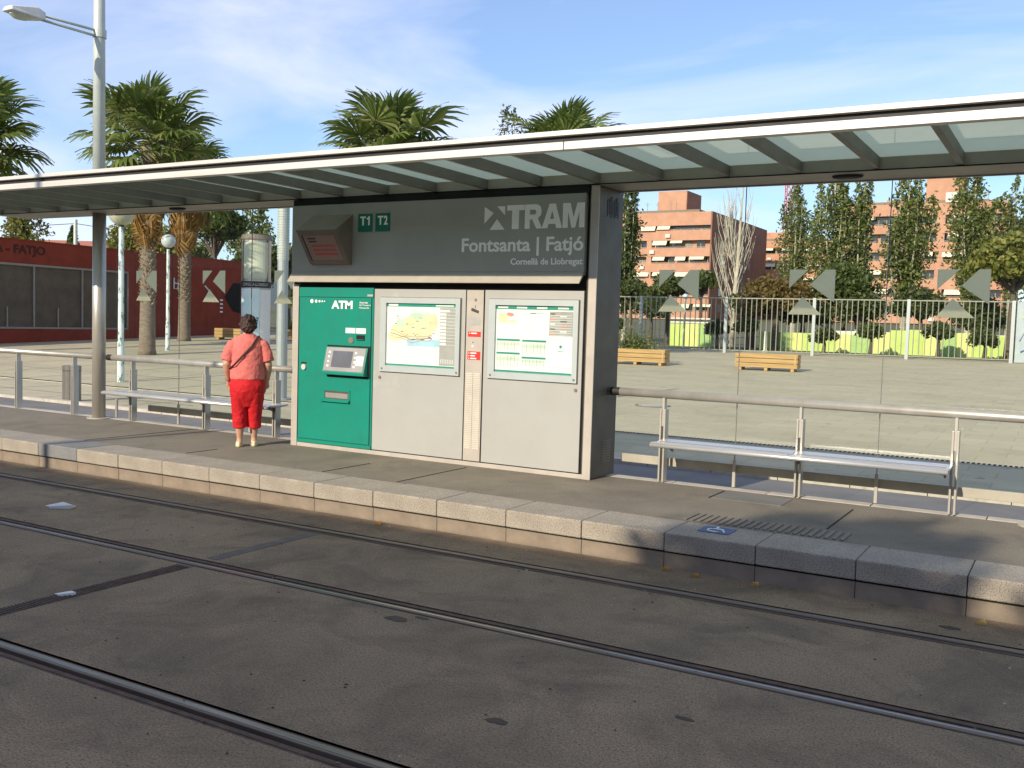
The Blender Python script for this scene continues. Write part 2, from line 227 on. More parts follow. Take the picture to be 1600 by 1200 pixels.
def text(name, string, m, parent, x0, x1, z0, z1, y, bold=0., thick=.003, dirx=(1, 0, 0), local=False):
    """raised lettering in the plane facing -Y, fitted to a box"""
    c = bpy.data.curves.new('t', 'FONT'); c.body = string; c.size = 1; c.offset = bold; c.resolution_u = 3; c.fill_mode = 'FRONT'; c.extrude = .01
    c.fill_mode = 'BOTH'
    t = bpy.data.objects.new('t', c); COL.objects.link(t); dg = bpy.context.evaluated_depsgraph_get(); dg.update()
    me = bpy.data.meshes.new_from_object(t.evaluated_get(dg)); bpy.data.objects.remove(t); bpy.data.curves.remove(c)
    a = np.empty(len(me.vertices)*3); me.vertices.foreach_get('co', a); a = a.reshape(-1, 3)
    lo, hi = a.min(0), a.max(0); sx = (x1-x0)/(hi[0]-lo[0]); sz = (z1-z0)/(hi[1]-lo[1])
    off = Vector((0, 0, 0)) if local else wloc(parent)
    X = x0+(a[:, 0]-lo[0])*sx; Z = z0+(a[:, 1]-lo[1])*sz; Y = y-(a[:, 2]-lo[2])/(hi[2]-lo[2]+1e-9)*thick
    me.vertices.foreach_set('co', np.stack([X-off.x, Y-off.y, Z-off.z], 1).ravel()); me.update(); me.materials.clear(); me.materials.append(M[m])
    return link(name, me, parent)
def leaves(name, cen, size, m, parent=None, aspect=.6, rng=RNG, droop=0., kind=None):
    """many separate leaf-sized quads"""
    cen = np.asarray(cen, float); n = len(cen); s = size*(.65+.7*rng.random(n))[:, None]
    a = rng.normal(size=(n, 3)); a[:, 2] -= droop; a /= np.linalg.norm(a, axis=1)[:, None]; b = np.cross(a, rng.normal(size=(n, 3))); b /= np.linalg.norm(b, axis=1)[:, None]
    a = a*s; b = b*s*aspect
    V = np.stack([cen-a, cen+b*.9, cen+a, cen-b*.9], 1).reshape(-1, 3)
    me = bpy.data.meshes.new(name); me.vertices.add(4*n); me.vertices.foreach_set('co', V.ravel()); me.loops.add(4*n); me.loops.foreach_set('vertex_index', np.arange(4*n, dtype=np.int32))
    me.polygons.add(n); me.polygons.foreach_set('loop_start', np.arange(0, 4*n, 4, dtype=np.int32)); me.polygons.foreach_set('loop_total', np.full(n, 4, dtype=np.int32)); me.update(calc_edges=True); me.validate()
    me.materials.append(M[m]); o = link(name, me, parent)
    if kind: o['kind'] = kind
    return o

# ================================================================== GROUND AND SETTING
ZR = -0.285
def gz(y):                                    # the plaza lies half a metre below the platform and rises gently away
    return -.50 + (.03*(y-8) if y > 8 else 0)
mb = MB()
mb.add([(-900, -700, -.9), (900, -700, -.9), (900, 900, -.9), (-900, 900, -.9)], [(0, 1, 2, 3)])
struct('ground', mb, 'terrain')
# track bed: sheets between the rail channels
yA, yB, yC = -2.5809, -4.0809, -5.9844
mb = MB(); edges = [-1.955]
for y, s in ((yA, -1), (yB, 1), (yC, -1)):
    o0, i0 = (y+.06, y-.125) if s < 0 else (y+.125, y-.06); edges += [o0, i0]
edges.append(-13.0)
for a, b in zip(edges[::2], edges[1::2]): mb.add([(-60, b, ZR), (60, b, ZR), (60, a, ZR), (-60, a, ZR)], [(0, 1, 2, 3)])
struct('track_bed', mb, 'track')
mb = MB(); mb.add([(-60, -1.427, 0), (60, -1.427, 0), (60, .40, 0), (-60, .40, 0)], [(0, 1, 2, 3)])
plat = struct('platform_surface', mb, 'platform')
for x, y0, y1 in ((1.757, -1.40, -.60), (2.75, -1.40, -.12), (-.35, -1.38, -.9), (-2.15, -1.42, .39), (6.9, -1.05, .1)):
    part('joint', MB().box(x-.007, x+.007, y0, y1, .0005, .004), 'dark', plat)
# kerb: granite blocks over a base course, a block each
kerb = thing('platform_kerb', 'long granite kerb along the edge of the tram platform', 'kerb', (0, -1.97, ZR)); kerb['kind'] = 'structure'; del kerb['category']
st_me = None
mb = MB().box(-.3665, .3665, -1.9721, -1.4285, -.149, .003)
st_me = mb.mesh('kerb_stone', [M['granite']]); mb2 = MB().box(-.3665, .3665, -1.958, -1.60, ZR-.1, -.163); bs_me = mb2.mesh('base_stone', [M['kerbbase']])
for k in range(-12, 16):
    x = -1.54+.7385*(k+.5); dz = random.uniform(-.002, .002); dy = random.uniform(-.003, .003)
    o = share('kerb_stone', st_me, kerb, (x, 1.97+dy, -ZR+dz)); b = o.modifiers.new('bevel', 'BEVEL'); b.width = .010; b.segments = 2
    if k == -1: o.data = MB().box(-.3665, .3665, -1.9721, -1.4285, -.149, .003).mesh('kerb_stone', [M['granitedk']])
    share('base_stone', bs_me, kerb, (x, 1.97+dy*.5, -ZR))
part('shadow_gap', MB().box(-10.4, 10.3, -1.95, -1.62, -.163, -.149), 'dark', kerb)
struct('kerb_backing', MB().box(-60, -10.45, -1.97, -1.43, ZR-.1, .0).box(10.35, 60, -1.97, -1.43, ZR-.1, 0), 'granite')
# strip behind the platform, edging blocks, plaza
struct('platform_back_wall', MB().box(-60, 60, .40, .560, -.9, -.115), 'kerbbase')
struct('rear_path', MB().add([(-90, .55, -.50), (60, .55, -.50), (60, 4.66, -.50), (-90, 4.66, -.50)], [(0, 1, 2, 3)]), 'pathdark')
bk = thing('platform_back_kerb', 'narrow pale edging blocks along the back of the platform', 'kerb', (0, .48, -.1)); bk['kind'] = 'structure'; del bk['category']
pk = thing('plaza_edge_kerb', 'pale edging blocks between rear path and plaza', 'kerb', (0, 4.75, -.5)); pk['kind'] = 'structure'; del pk['category']
e1 = MB().box(-.494, .494, -.078, .085, -.014, .106).mesh('edging_block', [M['edging']]); e2 = MB().box(-.494, .494, -.09, .09, -.2, .07).mesh('edging_block', [M['edging']])
for k in range(-24, 14):
    if k > -16: share('edging_block', e1, bk, (k+.5, random.uniform(-.002, .002), random.uniform(-.004, 0)))
    share('edging_block', e2, pk, (k+.5, random.uniform(-.003, .003), random.uniform(-.004, 0)))
mb = MB(); ys = [4.84, 8, 14, 20, 30, 42]
for a, b in zip(ys[:-1], ys[1:]): mb.add([(-95, a, gz(a)), (60, a, gz(a)), (60, b, gz(b)), (-95, b, gz(b))], [(0, 1, 2, 3)])
plaza = struct('plaza', mb, 'plaza')
for k in range(-30, 9):                                        # long joints in the plaza paving
    x = k*3.0-1.1
    part('paving_joint', MB().add([(x, 4.85, -.494), (x+.035, 4.85, -.494), (x+.035, 8, -.494), (x, 8, -.494)], [(0, 1, 2, 3)]).add([(x, 8, gz(8)+.006), (x+.035, 8, gz(8)+.006), (x+.035, 40, gz(40)+.006), (x, 40, gz(40)+.006)], [(0, 1, 2, 3)]), 'joint', plaza) if x < -8 else None
for y in (6.4, 11.5, 15.5, 20.5): part('paving_joint', MB().add([(-60, y, gz(y)+.006), (-9, y, gz(y)+.006), (-9, y+.03, gz(y)+.007), (-60, y+.03, gz(y)+.007)], [(0, 1, 2, 3)]), 'joint', plaza)
dr = thing('plaza_drain', 'long slotted drain channel crossing the plaza behind the shelter', 'drain', (0, 8.6, -.5)); dr['kind'] = 'structure'; del dr['category']
part('channel', MB().box(-60, 30, 8.50, 8.70, -.49, -.472), 'edging', dr)
mb = MB()
for k in range(620):
    x = -40+k*.08
    mb.box(x, x+.045, 8.53, 8.67, -.4715, -.464)
part('slot', mb, 'dark', dr, kind='stuff')
mh = thing('manhole_cover', 'rusty manhole cover in the plaza right of the kiosk', 'manhole cover', (-.54, 13.6, gz(13.6))); part('cover', MB().cyl((-.54, 13.6, gz(13.6)-.02), (-.54, 13.6, gz(13.6)+.018), .38, n=24), 'edging', mh); part('rim', MB().cyl((-.54, 13.6, gz(13.6)-.02), (-.54, 13.6, gz(13.6)+.013), .45, n=24), 'pathdark', mh)
mb = MB(); ys = [42, 62, 110, 200, 420]; zs = [.52, .6, 2.2, 4, 8]
for i in range(4): mb.add([(-300, ys[i], zs[i]), (300, ys[i], zs[i]), (300, ys[i+1], zs[i+1]), (-300, ys[i+1], zs[i+1])], [(0, 1, 2, 3)])
mb.add([(-300, 1.99, -.6), (-95, 1.99, -.51), (-95, 42, .52), (-300, 42, .5)], [(0, 1, 2, 3)]); mb.add([(60, 1.99, -.6), (300, 1.99, -.6), (300, 42, .5), (60, 42, .52)], [(0, 1, 2, 3)])
struct('park_ground', mb, 'soil')
# rails
def rail(y, s, label, pol=0):
    r = thing('tram_rail', label, 'rail', (0, y, ZR), group='grooved tram rails')
    part('rail_head', MB().box(-40, 40, y-.031, y+.031, ZR-.12, ZR+.002), 'raildust', r, bevel=.006)
    if pol: part('polished_band', MB().box(-40, 40, y-pol/2, y+pol/2, ZR+.0022, ZR+.0034), 'railsteel', r)
    g0, g1 = (y-.068, y-.031) if s < 0 else (y+.031, y+.068)
    part('groove', MB().box(-40, 40, g0, g1, ZR-.12, ZR-.042), 'dark', r)
    l0, l1 = (y-.100, y-.068) if s < 0 else (y+.068, y+.100)
    part('lip', MB().box(-40, 40, l0, l1, ZR-.12, ZR-.003), 'railrust', r)
    q = sorted(((y-.126, y-.100) if s < 0 else (y+.100, y+.126))); part('sealant', MB().box(-40, 40, q[0], q[1], ZR-.12, ZR-.006).box(-40, 40, *sorted((y-s*.031, y-s*.061)), ZR-.12, ZR-.012), 'railrust', r)
rail(yA, -1, 'tram rail nearest the platform kerb'); rail(yB, 1, 'second tram rail out from the platform, crossing mid foreground', .017); rail(yC, -1, 'nearest tram rail, shiny steel in the bottom left corner', .036)
td = thing('track_drain', 'narrow cross drain grating between the tram rails', 'drain', (2.83, -4.2, ZR))
part('frame', MB().box(2.765, 2.895, -5.84, -4.16, ZR+.0005, ZR+.004), 'drainiron', td)
mb = MB()
for k in range(66): mb.box(2.765, 2.895, -5.83+k*.025, -5.83+k*.025+.012, ZR+.004, ZR+.009)
part('grating_bars', mb, 'railrust', td, kind='stuff')
part('cover_plate', MB().box(2.77, 2.89, -3.90, -2.72, ZR+.0005, ZR+.003), 'drainiron', td)
# platform markings and fittings
tp = thing('tactile_strip', 'ribbed tactile strip set in platform behind the blue wheelchair mark', 'tactile paving', (6.2, -1.2, 0))
for k in range(22):
    x = 5.78+k*.062; part('rib', MB().add([(x, -1.37, .002), (x+.03, -1.37, .002), (x+.03, -1.37, .009), (x, -1.37, .009), (x+.0, -1.03, .002), (x+.03, -1.03, .002), (x+.03, -1.03, .009), (x, -1.03, .009)], [(0, 1, 2, 3), (7, 6, 5, 4), (3, 2, 6, 7), (0, 3, 7, 4), (1, 5, 6, 2)]), 'steeldark', tp)
wc = thing('wheelchair_mark', 'blue wheelchair symbol plate on top of the granite kerb', 'floor sign', (6.17, -1.63, .006))
part('plate', MB().box(6.04, 6.30, -1.75, -1.51, .0052, .0075), 'blue', wc)
mb = MB(); ring = [(6.155+.055*math.cos(a*.4), -1.66+.055*math.sin(a*.4)) for a in range(3, 15)]
mb.tube([(x, y, .0085) for x, y in ring], .007, 5); mb.tube([(6.15, -1.545, .0085), (6.155, -1.61, .0085), (6.215, -1.62, .0085), (6.25, -1.70, .0085)], .009, 5); mb.ball((6.145, -1.53, .008), (.014, .014, .003), 8, 4)
part('figure', mb, 'white', wc)
ac = thing('access_cover', 'pale rectangular access cover let into platform in front of the bench', 'cover', (5.95, .05, 0)); part('plate', MB().box(5.62, 6.30, -.17, .27, .0005, .005), 'pathdark', ac); part('rim', MB().box(5.60, 5.615, -.18, .28, .0005, .007), 'dark', ac)

# ================================================================== SHELTER
RX0, RX1 = -6.40, 10.6; ZB = 3.105
sh = thing('tram_shelter', 'long flat glass roofed tram shelter on round steel columns', 'shelter', (2.1, .3, 0))
part('fascia_lower', MB().box(RX0, 4.86, -2.056, -1.97, 3.080, 3.146).box(4.868, RX1, -2.056, -1.97, 3.080, 3.146), 'fascia', sh, bevel=.004)
part('fascia_recess', MB().box(RX0, RX1, -2.015, -1.96, 3.146, 3.196), 'black', sh)
part('fascia_cap', MB().box(RX0, RX1, -2.062, -1.93, 3.196, 3.238), 'fascia', sh, bevel=.004)
rf = MB().box(-.027, .027, -1.955, -.004, 3.12, 3.222).mesh('rafter', [M['rafter']])
xs = [4.21+.69*k for k in range(-15, 10)]
for x in xs: share('rafter', rf, sh, (x-2.1, -.3, 0))
for a, b in zip([RX0+.02-.027]+xs, xs+[RX1-.02+.027]):
    if b-a > .1: part('glass_pane', MB().box(a+.001 if a > RX0+.1 else RX0+.02, b-.001 if b < RX1-.1 else RX1-.02, -1.955, .0, 3.2235, 3.233), 'roofglass', sh)
part('back_beam', MB().box(RX0, RX1, 0.004, .62, ZB, 3.250), 'roofsteel', sh, bevel=.006)
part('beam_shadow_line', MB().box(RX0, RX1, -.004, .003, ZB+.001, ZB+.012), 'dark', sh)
part('end_beam', MB().box(RX0, RX0+.05, -1.955, -.004, 3.10, 3.222).box(RX1-.05, RX1, -1.955, -.004, 3.10, 3.222), 'roofsteel', sh)
for x in (-4.24, 8.42):
    c = part('column', MB().cyl((x, .34, .014), (x, .34, ZB-.001), .097, n=28), 'steel', sh, smooth=True)
    part('base_plate', MB().cyl((x, .34, .001), (x, .34, .014), .17, n=28), 'edging', c)
for x in (-2.37, 6.68, 2.2):
    part('downlight', MB().loft([(x, .2, ZB-.03, .10, .05), (x, .2, ZB-.022, .135, .075), (x, .2, ZB-.001, .145, .085)], 20), 'black', sh)
# street lamp on the column head
sl_ = thing('street_lamp', 'grey street lamp mast rising above the shelter roof with arm and luminaire', 'street lamp', (-4.25, .34, 3.25))
part('mast', MB().cyl((-4.25, .34, 3.252), (-4.26, .34, 8.2), .092, .075, 24), 'pole', sl_, smooth=True)
mb = MB()
for dz in (0, .085): mb.cyl((-4.25, .40, 5.80-dz), (-4.25, -.62, 5.77-dz*.75), .02, n=8)
part('arm', mb, 'pole', sl_, smooth=True); part('clamp', MB().cyl((-4.25, .34, 5.70), (-4.25, .34, 5.82), .098, n=20), 'pole', sl_)
hd = part('luminaire', MB().add([(-4.33, -.58, 5.70), (-4.17, -.58, 5.70), (-4.17, -.58, 5.80), (-4.33, -.58, 5.80), (-4.40, -.74, 5.67), (-4.10, -.74, 5.67), (-4.12, -.74, 5.83), (-4.38, -.74, 5.83), (-4.37, -1.12, 5.69), (-4.13, -1.12, 5.69), (-4.17, -1.10, 5.76), (-4.33, -1.10, 5.76)],
   [(3, 2, 1, 0), (0, 1, 5, 4), (1, 2, 6, 5), (2, 3, 7, 6), (3, 0, 4, 7), (4, 5, 9, 8), (5, 6, 10, 9), (6, 7, 11, 10), (7, 4, 8, 11), (8, 9, 10, 11)]), 'lamphead', sl_, bevel=.02)
part('lens', MB().loft([(-4.25, -.92, 5.63, .07, .10), (-4.25, -.92, 5.665, .10, .15), (-4.25, -.92, 5.69, .105, .155)], 18), 'globe2', hd)

# glass screens: panes with grey three triangle mark, low beam and stub posts
def logo(mb, x0, z0, w, y0, y1):
    P = lambda a, b: (x0+a*w, z0+b*w)
    mb.prism([P(0, 1), P(0, .58), P(.42, 1)], 'y', y0, y1); mb.prism([P(1, 1), P(1, .28), P(.46, .66), P(.78, 1)], 'y', y0, y1); mb.prism([P(.0, 0), P(.74, 0), P(.31, .40)], 'y', y0, y1)
def screen(label, x0s, lab_x):
    t = thing('glass_screen', label, 'glass screen', ((x0s[0]+x0s[-1])/2, .55, 0), group='glass screens of the shelter')
    for a, b in zip(x0s[:-1], x0s[1:]):
        g = part('glass_pane', MB().box(a+.006, b-.006, .545, .555, .255, ZB-.012), 'clear', t)
        mb = MB(); logo(mb, a+(b-a)*.34, 1.81, .445, .5405, .5445); part('grey_mark', mb, 'sticker', g)
    part('low_beam', MB().box(x0s[0]+.1 if x0s[0] > 0 else x0s[0]+.72, x0s[-1]-.02, .57, .62, .155, .245), 'lowbeam', t, bevel=.004)
    for x in x0s[1:-1] + ([x0s[0]+.03] if x0s[0] < 0 else []):
        part('stub_post', MB().box(x-.016, x+.016, .535, .568, .012, .30), 'steel', t, bevel=.003)
    for x in x0s[1:-1]: part('joint', MB().box(x-.004, x+.004, .546, .554, .30, ZB-.012), 'glassjoint', t)
    part('top_channel', MB().box(x0s[0], x0s[-1], .538, .562, ZB-.013, ZB-.001), 'steel', t)
screen('tall glass screen right of the information kiosk, behind the sunlit bench', [4.245, 5.62, 7.02, 8.32], 0)
screen('tall glass screen left of the kiosk, beyond the woman in coral', [-4.13, -2.72, -1.28, -.01], 0)
# handrails
def handrail(label, x0, x1, posts, collar=None):
    t = thing('handrail', label, 'handrail', ((x0+x1)/2, .42, 0), group='tubular steel handrails')
    part('rail', MB().cyl((x0, .42, .935), (x1, .42, .935), .044, n=18), 'steel', t, smooth=True)
    if collar: part('collar', MB().cyl((collar-.055, .42, .935), (collar+.055, .42, .935), .0455, n=18), 'black', t)
    for x in posts:
        q = part('post', MB().box(x-.032, x-.012, .37, .47, .012, .78).box(x+.012, x+.032, .37, .47, .012, .78), 'steel', t, bevel=.003)
        part('head_plate', MB().box(x-.0115, x+.0115, .385, .455, .60, .900), 'steel', q)
handrail('steel handrail left of the shelter column, in front of the litter bin', -13.5, -4.34, [-9.25, -7.82, -6.38, -4.93])
handrail('steel handrail behind the woman, between column and kiosk', -4.14, -.005, [-3.56, -2.0, -.66], -4.08)
handrail('long sunlit steel handrail right of the kiosk, above the bench', 4.24, 13.0, [4.88, 6.31, 7.71, 9.15, 10.6], 4.31)
# benches
def bench(label, x0, x1, brackets):
    t = thing('bench', label, 'bench', ((x0+x1)/2, .2, .44), group='perforated steel benches')
    xm = (x0+x1)/2
    for a, b in ((x0, xm-.004), (xm+.004, x1)):
        prof = [(.02, .425), (.0, .437), (.0, .455), (.025, .468), (.19, .460), (.36, .474), (.375, .468), (.36, .452), (.19, .440), (.03, .446)]
        s_ = part('seat', MB().prism(prof, 'x', a, b), 'benchsteel', t)
        part('slot', MB().box(a+.03, b-.03, .18, .190, .4605, .4645), 'steeldark', s_)
    part('front_edge', MB().cyl((x0, .005, .44), (x1, .005, .44), .022, n=12), 'benchsteel', t, smooth=True)
    for x in brackets: part('bracket', MB().prism([(.04, .424), (.39, .452), (.39, .34), (.30, .38), (.04, .41)], 'x', x-.008, x+.008), 'steeldark', t)
bench('bright steel bench right of the kiosk, fully in the sun', 4.90, 7.70, [5.0, 6.31, 7.64])
bench('steel bench left of the kiosk, partly hidden by the standing woman', -3.72, -.40, [-3.56, -2.0, -.66])

# ================================================================== KIOSK
KW = 4.232
kk = thing('information_kiosk', 'grey tram stop kiosk with station name sign and two poster cases', 'kiosk', (KW/2, .3, 0))
part('body', MB().box(.012, 4.12, .045, .60, .055, 3.098), 'steeldark', kk)
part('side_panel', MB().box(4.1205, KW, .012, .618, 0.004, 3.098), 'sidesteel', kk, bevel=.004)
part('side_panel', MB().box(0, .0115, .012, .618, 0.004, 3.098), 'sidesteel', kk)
part('corner_post', MB().box(4.14, KW+.002, -.004, .0115, .001, 3.10), 'frame', kk, bevel=.003)
part('corner_post', MB().box(-.002, .098, -.004, .0115, .001, 2.05), 'frame', kk, bevel=.003)
part('plinth', MB().box(.0985, 4.139, .004, .044, .001, .050), 'frame', kk, bevel=.003)
part('recess', MB().box(.0985, 4.1395, .030, .0445, .0505, 3.02), 'dark', kk)
mb = MB()
for k in range(9): mb.box(4.2325, 4.2365, .28, .50, .16+k*.028, .172+k*.028)
part('vent_louvre', mb, 'steeldark', kk, kind='stuff')
mb = MB()
for k in range(7): x = .2+k*.045; mb.box(KW+.001, KW+.003, x, x+.022+.01*(k % 3), 2.80+.03*(k % 2), 2.98+.02*(k % 3))
part('smudged_tag', mb, 'black', kk)
sg = part('sign_panel', MB().box(0, 4.095, -.034, .028, 2.20, 3.022), 'sign', kk, bevel=.003)
part('top_gap', MB().box(.004, 4.12, -.02, .03, 3.0225, 3.0985), 'dark', kk)
part('hood_band', MB().prism([(-.034, 2.199), (-.040, 2.168), (-.115, 2.078), (-.112, 2.072), (-.02, 2.150), (.02, 2.199)], 'x', .0, 4.085), 'hood', kk)
part('hood_lip', MB().box(0.0, 4.09, -.038, .026, 2.165, 2.1995), 'sign', kk)
# lettering on the sign
Y = -.0345
mb = MB(); P = lambda a, b: (2.85+a*.263, 2.661+b*.256)
mb.prism([P(0, 1), P(0, .28), P(.45, .72)], 'y', Y-.003, Y); mb.prism([P(.62, 1), P(1, 1), P(1, .62)], 'y', Y-.003, Y); mb.prism([P(.27, 0), P(1, 0), P(.62, .46)], 'y', Y-.003, Y)
part('tram_emblem', mb, 'letter', sg)
def glyph(polys, x0, x1):
    q = MB()
    for po in polys: q.prism([(x0+a*(x1-x0), 2.664+b*.260) for a, b in po], 'y', Y-.003, Y)
    return q
part('letter', glyph([[(0, 1), (0, .78), (.29, .78), (.29, 0), (.69, 0), (.69, .78), (1, .78), (1, 1)]], 3.141, 3.360), 'letter', sg)
part('letter', glyph([[(0, 0), (.30, 0), (.30, 1), (0, 1)], [(.302, 1), (.302, .78), (.60, .78), (.68, .70), (.68, .66), (.60, .58), (.302, .58), (.302, .38), (.45, .38), (.70, 0), (1.04, 0), (.78, .42), (.96, .55), (.99, .70), (.95, .87), (.82, .97), (.66, 1)]], 3.366, 3.572), 'letter', sg)
part('letter', glyph([[(0, 0), (.36, 1), (.50, 1), (.50, .72), (.40, .38), (.50, .38), (.50, .17), (.33, .17), (.28, 0)], [(.502, 1), (.66, 1), (1.0, 0), (.72, 0), (.67, .17), (.502, .17), (.502, .38), (.60, .38), (.502, .72)]], 3.578, 3.822), 'letter', sg)
part('letter', glyph([[(0, 0), (0, 1), (.34, 1), (.50, .42), (.50, 0), (.42, 0), (.24, .66), (.24, 0)], [(.502, .42), (.66, 1), (1, 1), (1, 0), (.76, 0), (.76, .66), (.58, 0), (.502, 0)]], 3.828, 4.085), 'letter', sg)
text('station_name', 'Fontsanta | Fatjó', 'letter', sg, 2.558, 4.082, 2.372, 2.575, Y, .022)
text('town_name', 'Cornellà de Llobregat', 'letter', sg, 3.201, 4.080, 2.255, 2.348, Y, .022)
for x, s in ((1.06, 'T1'), (1.322, 'T2')):
    b = part('line_badge', MB().box(x, x+.218, -.0395, -.0345, 2.680, 2.893), 'badge', kk)
    part('badge_letter', MB().prism([(x+.035, 2.862), (x+.035, 2.842), (x+.065, 2.842), (x+.065, 2.755), (x+.089, 2.755), (x+.089, 2.842), (x+.119, 2.842), (x+.119, 2.862)], 'y', -.0415, -.0397), 'letter', b)
    if s == 'T1': part('badge_digit', MB().prism([(x+.155, 2.755), (x+.179, 2.755), (x+.179, 2.862), (x+.160, 2.862), (x+.152, 2.848), (x+.132, 2.840), (x+.132, 2.822), (x+.155, 2.828)], 'y', -.0415, -.0397), 'letter', b)
    else: text('badge_digit', '2', 'letter', b, x+.128, x+.184, 2.755, 2.864, -.0397, .03)
# passenger display box
db = part('display_box', MB().prism([(-.0345, 2.895), (-.345, 2.685), (-.345, 2.672), (-.09, 2.300), (-.0345, 2.285)], 'x', .35, .975), 'steeldark', kk, bevel=.004)
def onface(s, t, d):         # s across, t down the sloping screen face
    y = -.345+t*.255; z = 2.672-t*.372; n = (-.825, -.565); return (.35+s*.625, y+n[0]*d, z+n[1]*d)
def facequad(s0, s1, t0, t1, d): 
    return MB().add([onface(s0, t0, d), onface(s0, t1, d), onface(s1, t1, d), onface(s1, t0, d)], [(0, 1, 2, 3)])
part('screen', facequad(.12, .90, .14, .88, .003), 'led', db); part('screen_edge', facequad(.10, .125, .12, .90, .006), 'dark', db)
mb = MB()
for t0 in (.42, .55, .68):
    for i in range(9): q = facequad(.26+i*.065, .26+i*.065+.05, t0, t0+.055, .005); mb.add(q.v, q.f)
part('screen_text', mb, 'ledred', db)
mb = MB()
for t0 in (.2, .29): q = facequad(.22, .42, t0, t0+.05, .005); mb.add(q.v, q.f)
part('screen_text', mb, 'ink', db)
# doors
def door(x0, x1): return part('door_panel', MB().box(x0, x1, .004, .0295, .062, 2.000), 'panel', kk, bevel=.004)
d1 = door(1.300, 2.606); d2 = door(2.862, 4.092)
for d, x0, x1, lk in ((d1, 1.412, 2.548, 1.405), (d2, 2.932, 4.044, 4.03)):
    cs = part('poster_case', MB().box(x0, x0+.085, -.024, .0035, 1.02, 1.90).box(x1-.06, x1, -.024, .0035, 1.02, 1.90).box(x0+.0855, x1-.0605, -.024, .0035, 1.835, 1.90).box(x0+.0855, x1-.0605, -.024, .0035, 1.02, 1.095), 'casefr', kk)
    part('case_seam', MB().box(x0-.008, x1+.008, -.001, .0038, 1.012, 1.908), 'steeldark', cs)
    part('glass_pane', MB().box(x0+.0865, x1-.0615, -.008, -.006, 1.096, 1.834), 'caseglass', cs)
    for x in (x0+.04, x1-.03): part('screw', MB().cyl((x, -.0245, 1.055), (x, -.028, 1.055), .013, n=10), 'steeldark', cs)
    part('lock', MB().cyl((lk, .0035, .945), (lk, -.004, .945), .019, n=12), 'steeldark', d)
# printed posters (flat colour shapes)
def poster(x0, x1, items, parent):
    names = []; mb = MB(); mb.box(x0, x1, -.0012, .0, 1.097, 1.833, 0); names.append('white')
    for (n, poly, lv) in items:
        if n not in names: names.append(n)
        mb.prism([(a, b) for a, b in poly], 'y', -.0013-.0004*lv, -.00125-.0004*(lv-1), names.index(n))
    return part('poster', mb, names, parent)
R4 = lambda a, b, c, d: [(a, c), (b, c), (b, d), (a, d)]
def blob(cx, cz, rx, rz, n=14, j=.25): return [(cx+rx*math.cos(2*math.pi*i/n)*(1+random.uniform(-j, j)), cz+rz*math.sin(2*math.pi*i/n)*(1+random.uniform(-j, j))) for i in range(n)]
it = [('printgreen', R4(1.50, 2.486, 1.795, 1.832), 1), ('printgreen', R4(1.50, 2.486, 1.098, 1.118), 1), ('white', R4(1.52, 1.66, 1.803, 1.824), 2), ('white', R4(2.2, 2.45, 1.806, 1.820), 2),
      ('grey', R4(2.262, 2.482, 1.125, 1.790), 1), ('sea', R4(1.80, 2.26, 1.335, 1.42), 1), ('pale', blob(1.95, 1.56, .29, .13), 2), ('pale', blob(1.75, 1.50, .20, .09), 3), ('pale', blob(2.12, 1.62, .11, .13), 4), ('palegreen', blob(1.95, 1.69, .11, .035), 5), ('palegreen', blob(1.70, 1.60, .06, .05), 6), ('pale', blob(1.62, 1.44, .11, .05), 7)]
for k in range(3):
    pts = [(1.56+i*.075, 1.52-.02*i+(.0 if i < 4 else .028*(i-4))+random.uniform(-.012, .012)-k*.03) for i in range(9)]
    for a, b in zip(pts[:-1], pts[1:]): it.append((['rose', 'ink', 'rose'][k], [a, b, (b[0], b[1]+.006), (a[0], a[1]+.006)], 8+k))
for k in range(26): x, z = random.uniform(1.6, 2.22), random.uniform(1.40, 1.70); it.append((random.choice(['ink', 'rose', 'grey', 'printgreen']), R4(x, x+random.uniform(.012, .04), z, z+.007), 12))
for k in range(11): z = 1.74-k*.038; it.append(('white', R4(2.266, 2.35 if k else 2.40, z, z+.026), 3)); it.append(('white', R4(2.36, 2.48, z+.004, z+.008), 3))
for k in range(8): it.append(('white', R4(2.28+k*.024, 2.287+k*.024, 1.15, 1.20), 3))
poster(1.4985, 2.4865, it, kk)
it = [('printgreen', R4(3.02, 3.98, 1.792, 1.832), 1), ('printgreen', R4(3.02, 3.98, 1.098, 1.120), 1), ('grey', R4(3.69, 3.975, 1.512, 1.776), 1), ('pale', blob(3.11, 1.70, .07, .06), 1), ('rose', blob(3.2, 1.735, .05, .022), 2), ('pale', blob(3.22, 1.66, .05, .02), 3)]
for x in (3.04, 3.28, 3.53, 3.79): it.append(('white', R4(x, x+.13, 1.803, 1.820), 2))
for a, b, z0, z1 in ((3.035, 3.33, 1.345, 1.465), (3.36, 3.66, 1.31, 1.462), (3.033, 3.333, 1.16, 1.318), (3.357, 3.658, 1.175, 1.277)):
    it.append(('printgreen', R4(a, b, z1-.022, z1), 1)); it.append(('palegreen', R4(a, b, z0+(z1-z0)*.42, z0+(z1-z0)*.66), 1))
    for k in range(13): x = a+.008+k*(b-a-.01)/13; it.append(('olive' if k % 2 else 'grey', R4(x, x+.006, z0, z1-.03), 2))
for k in range(9): z = 1.745-k*.027; it.append((['ink', 'white', 'rose'][k % 3], R4(3.70+.12*(k % 2), 3.76+.14*(k % 2), z, z+.012), 2)); it.append(('white', R4(3.70, 3.96, z-.012, z-.008), 2))
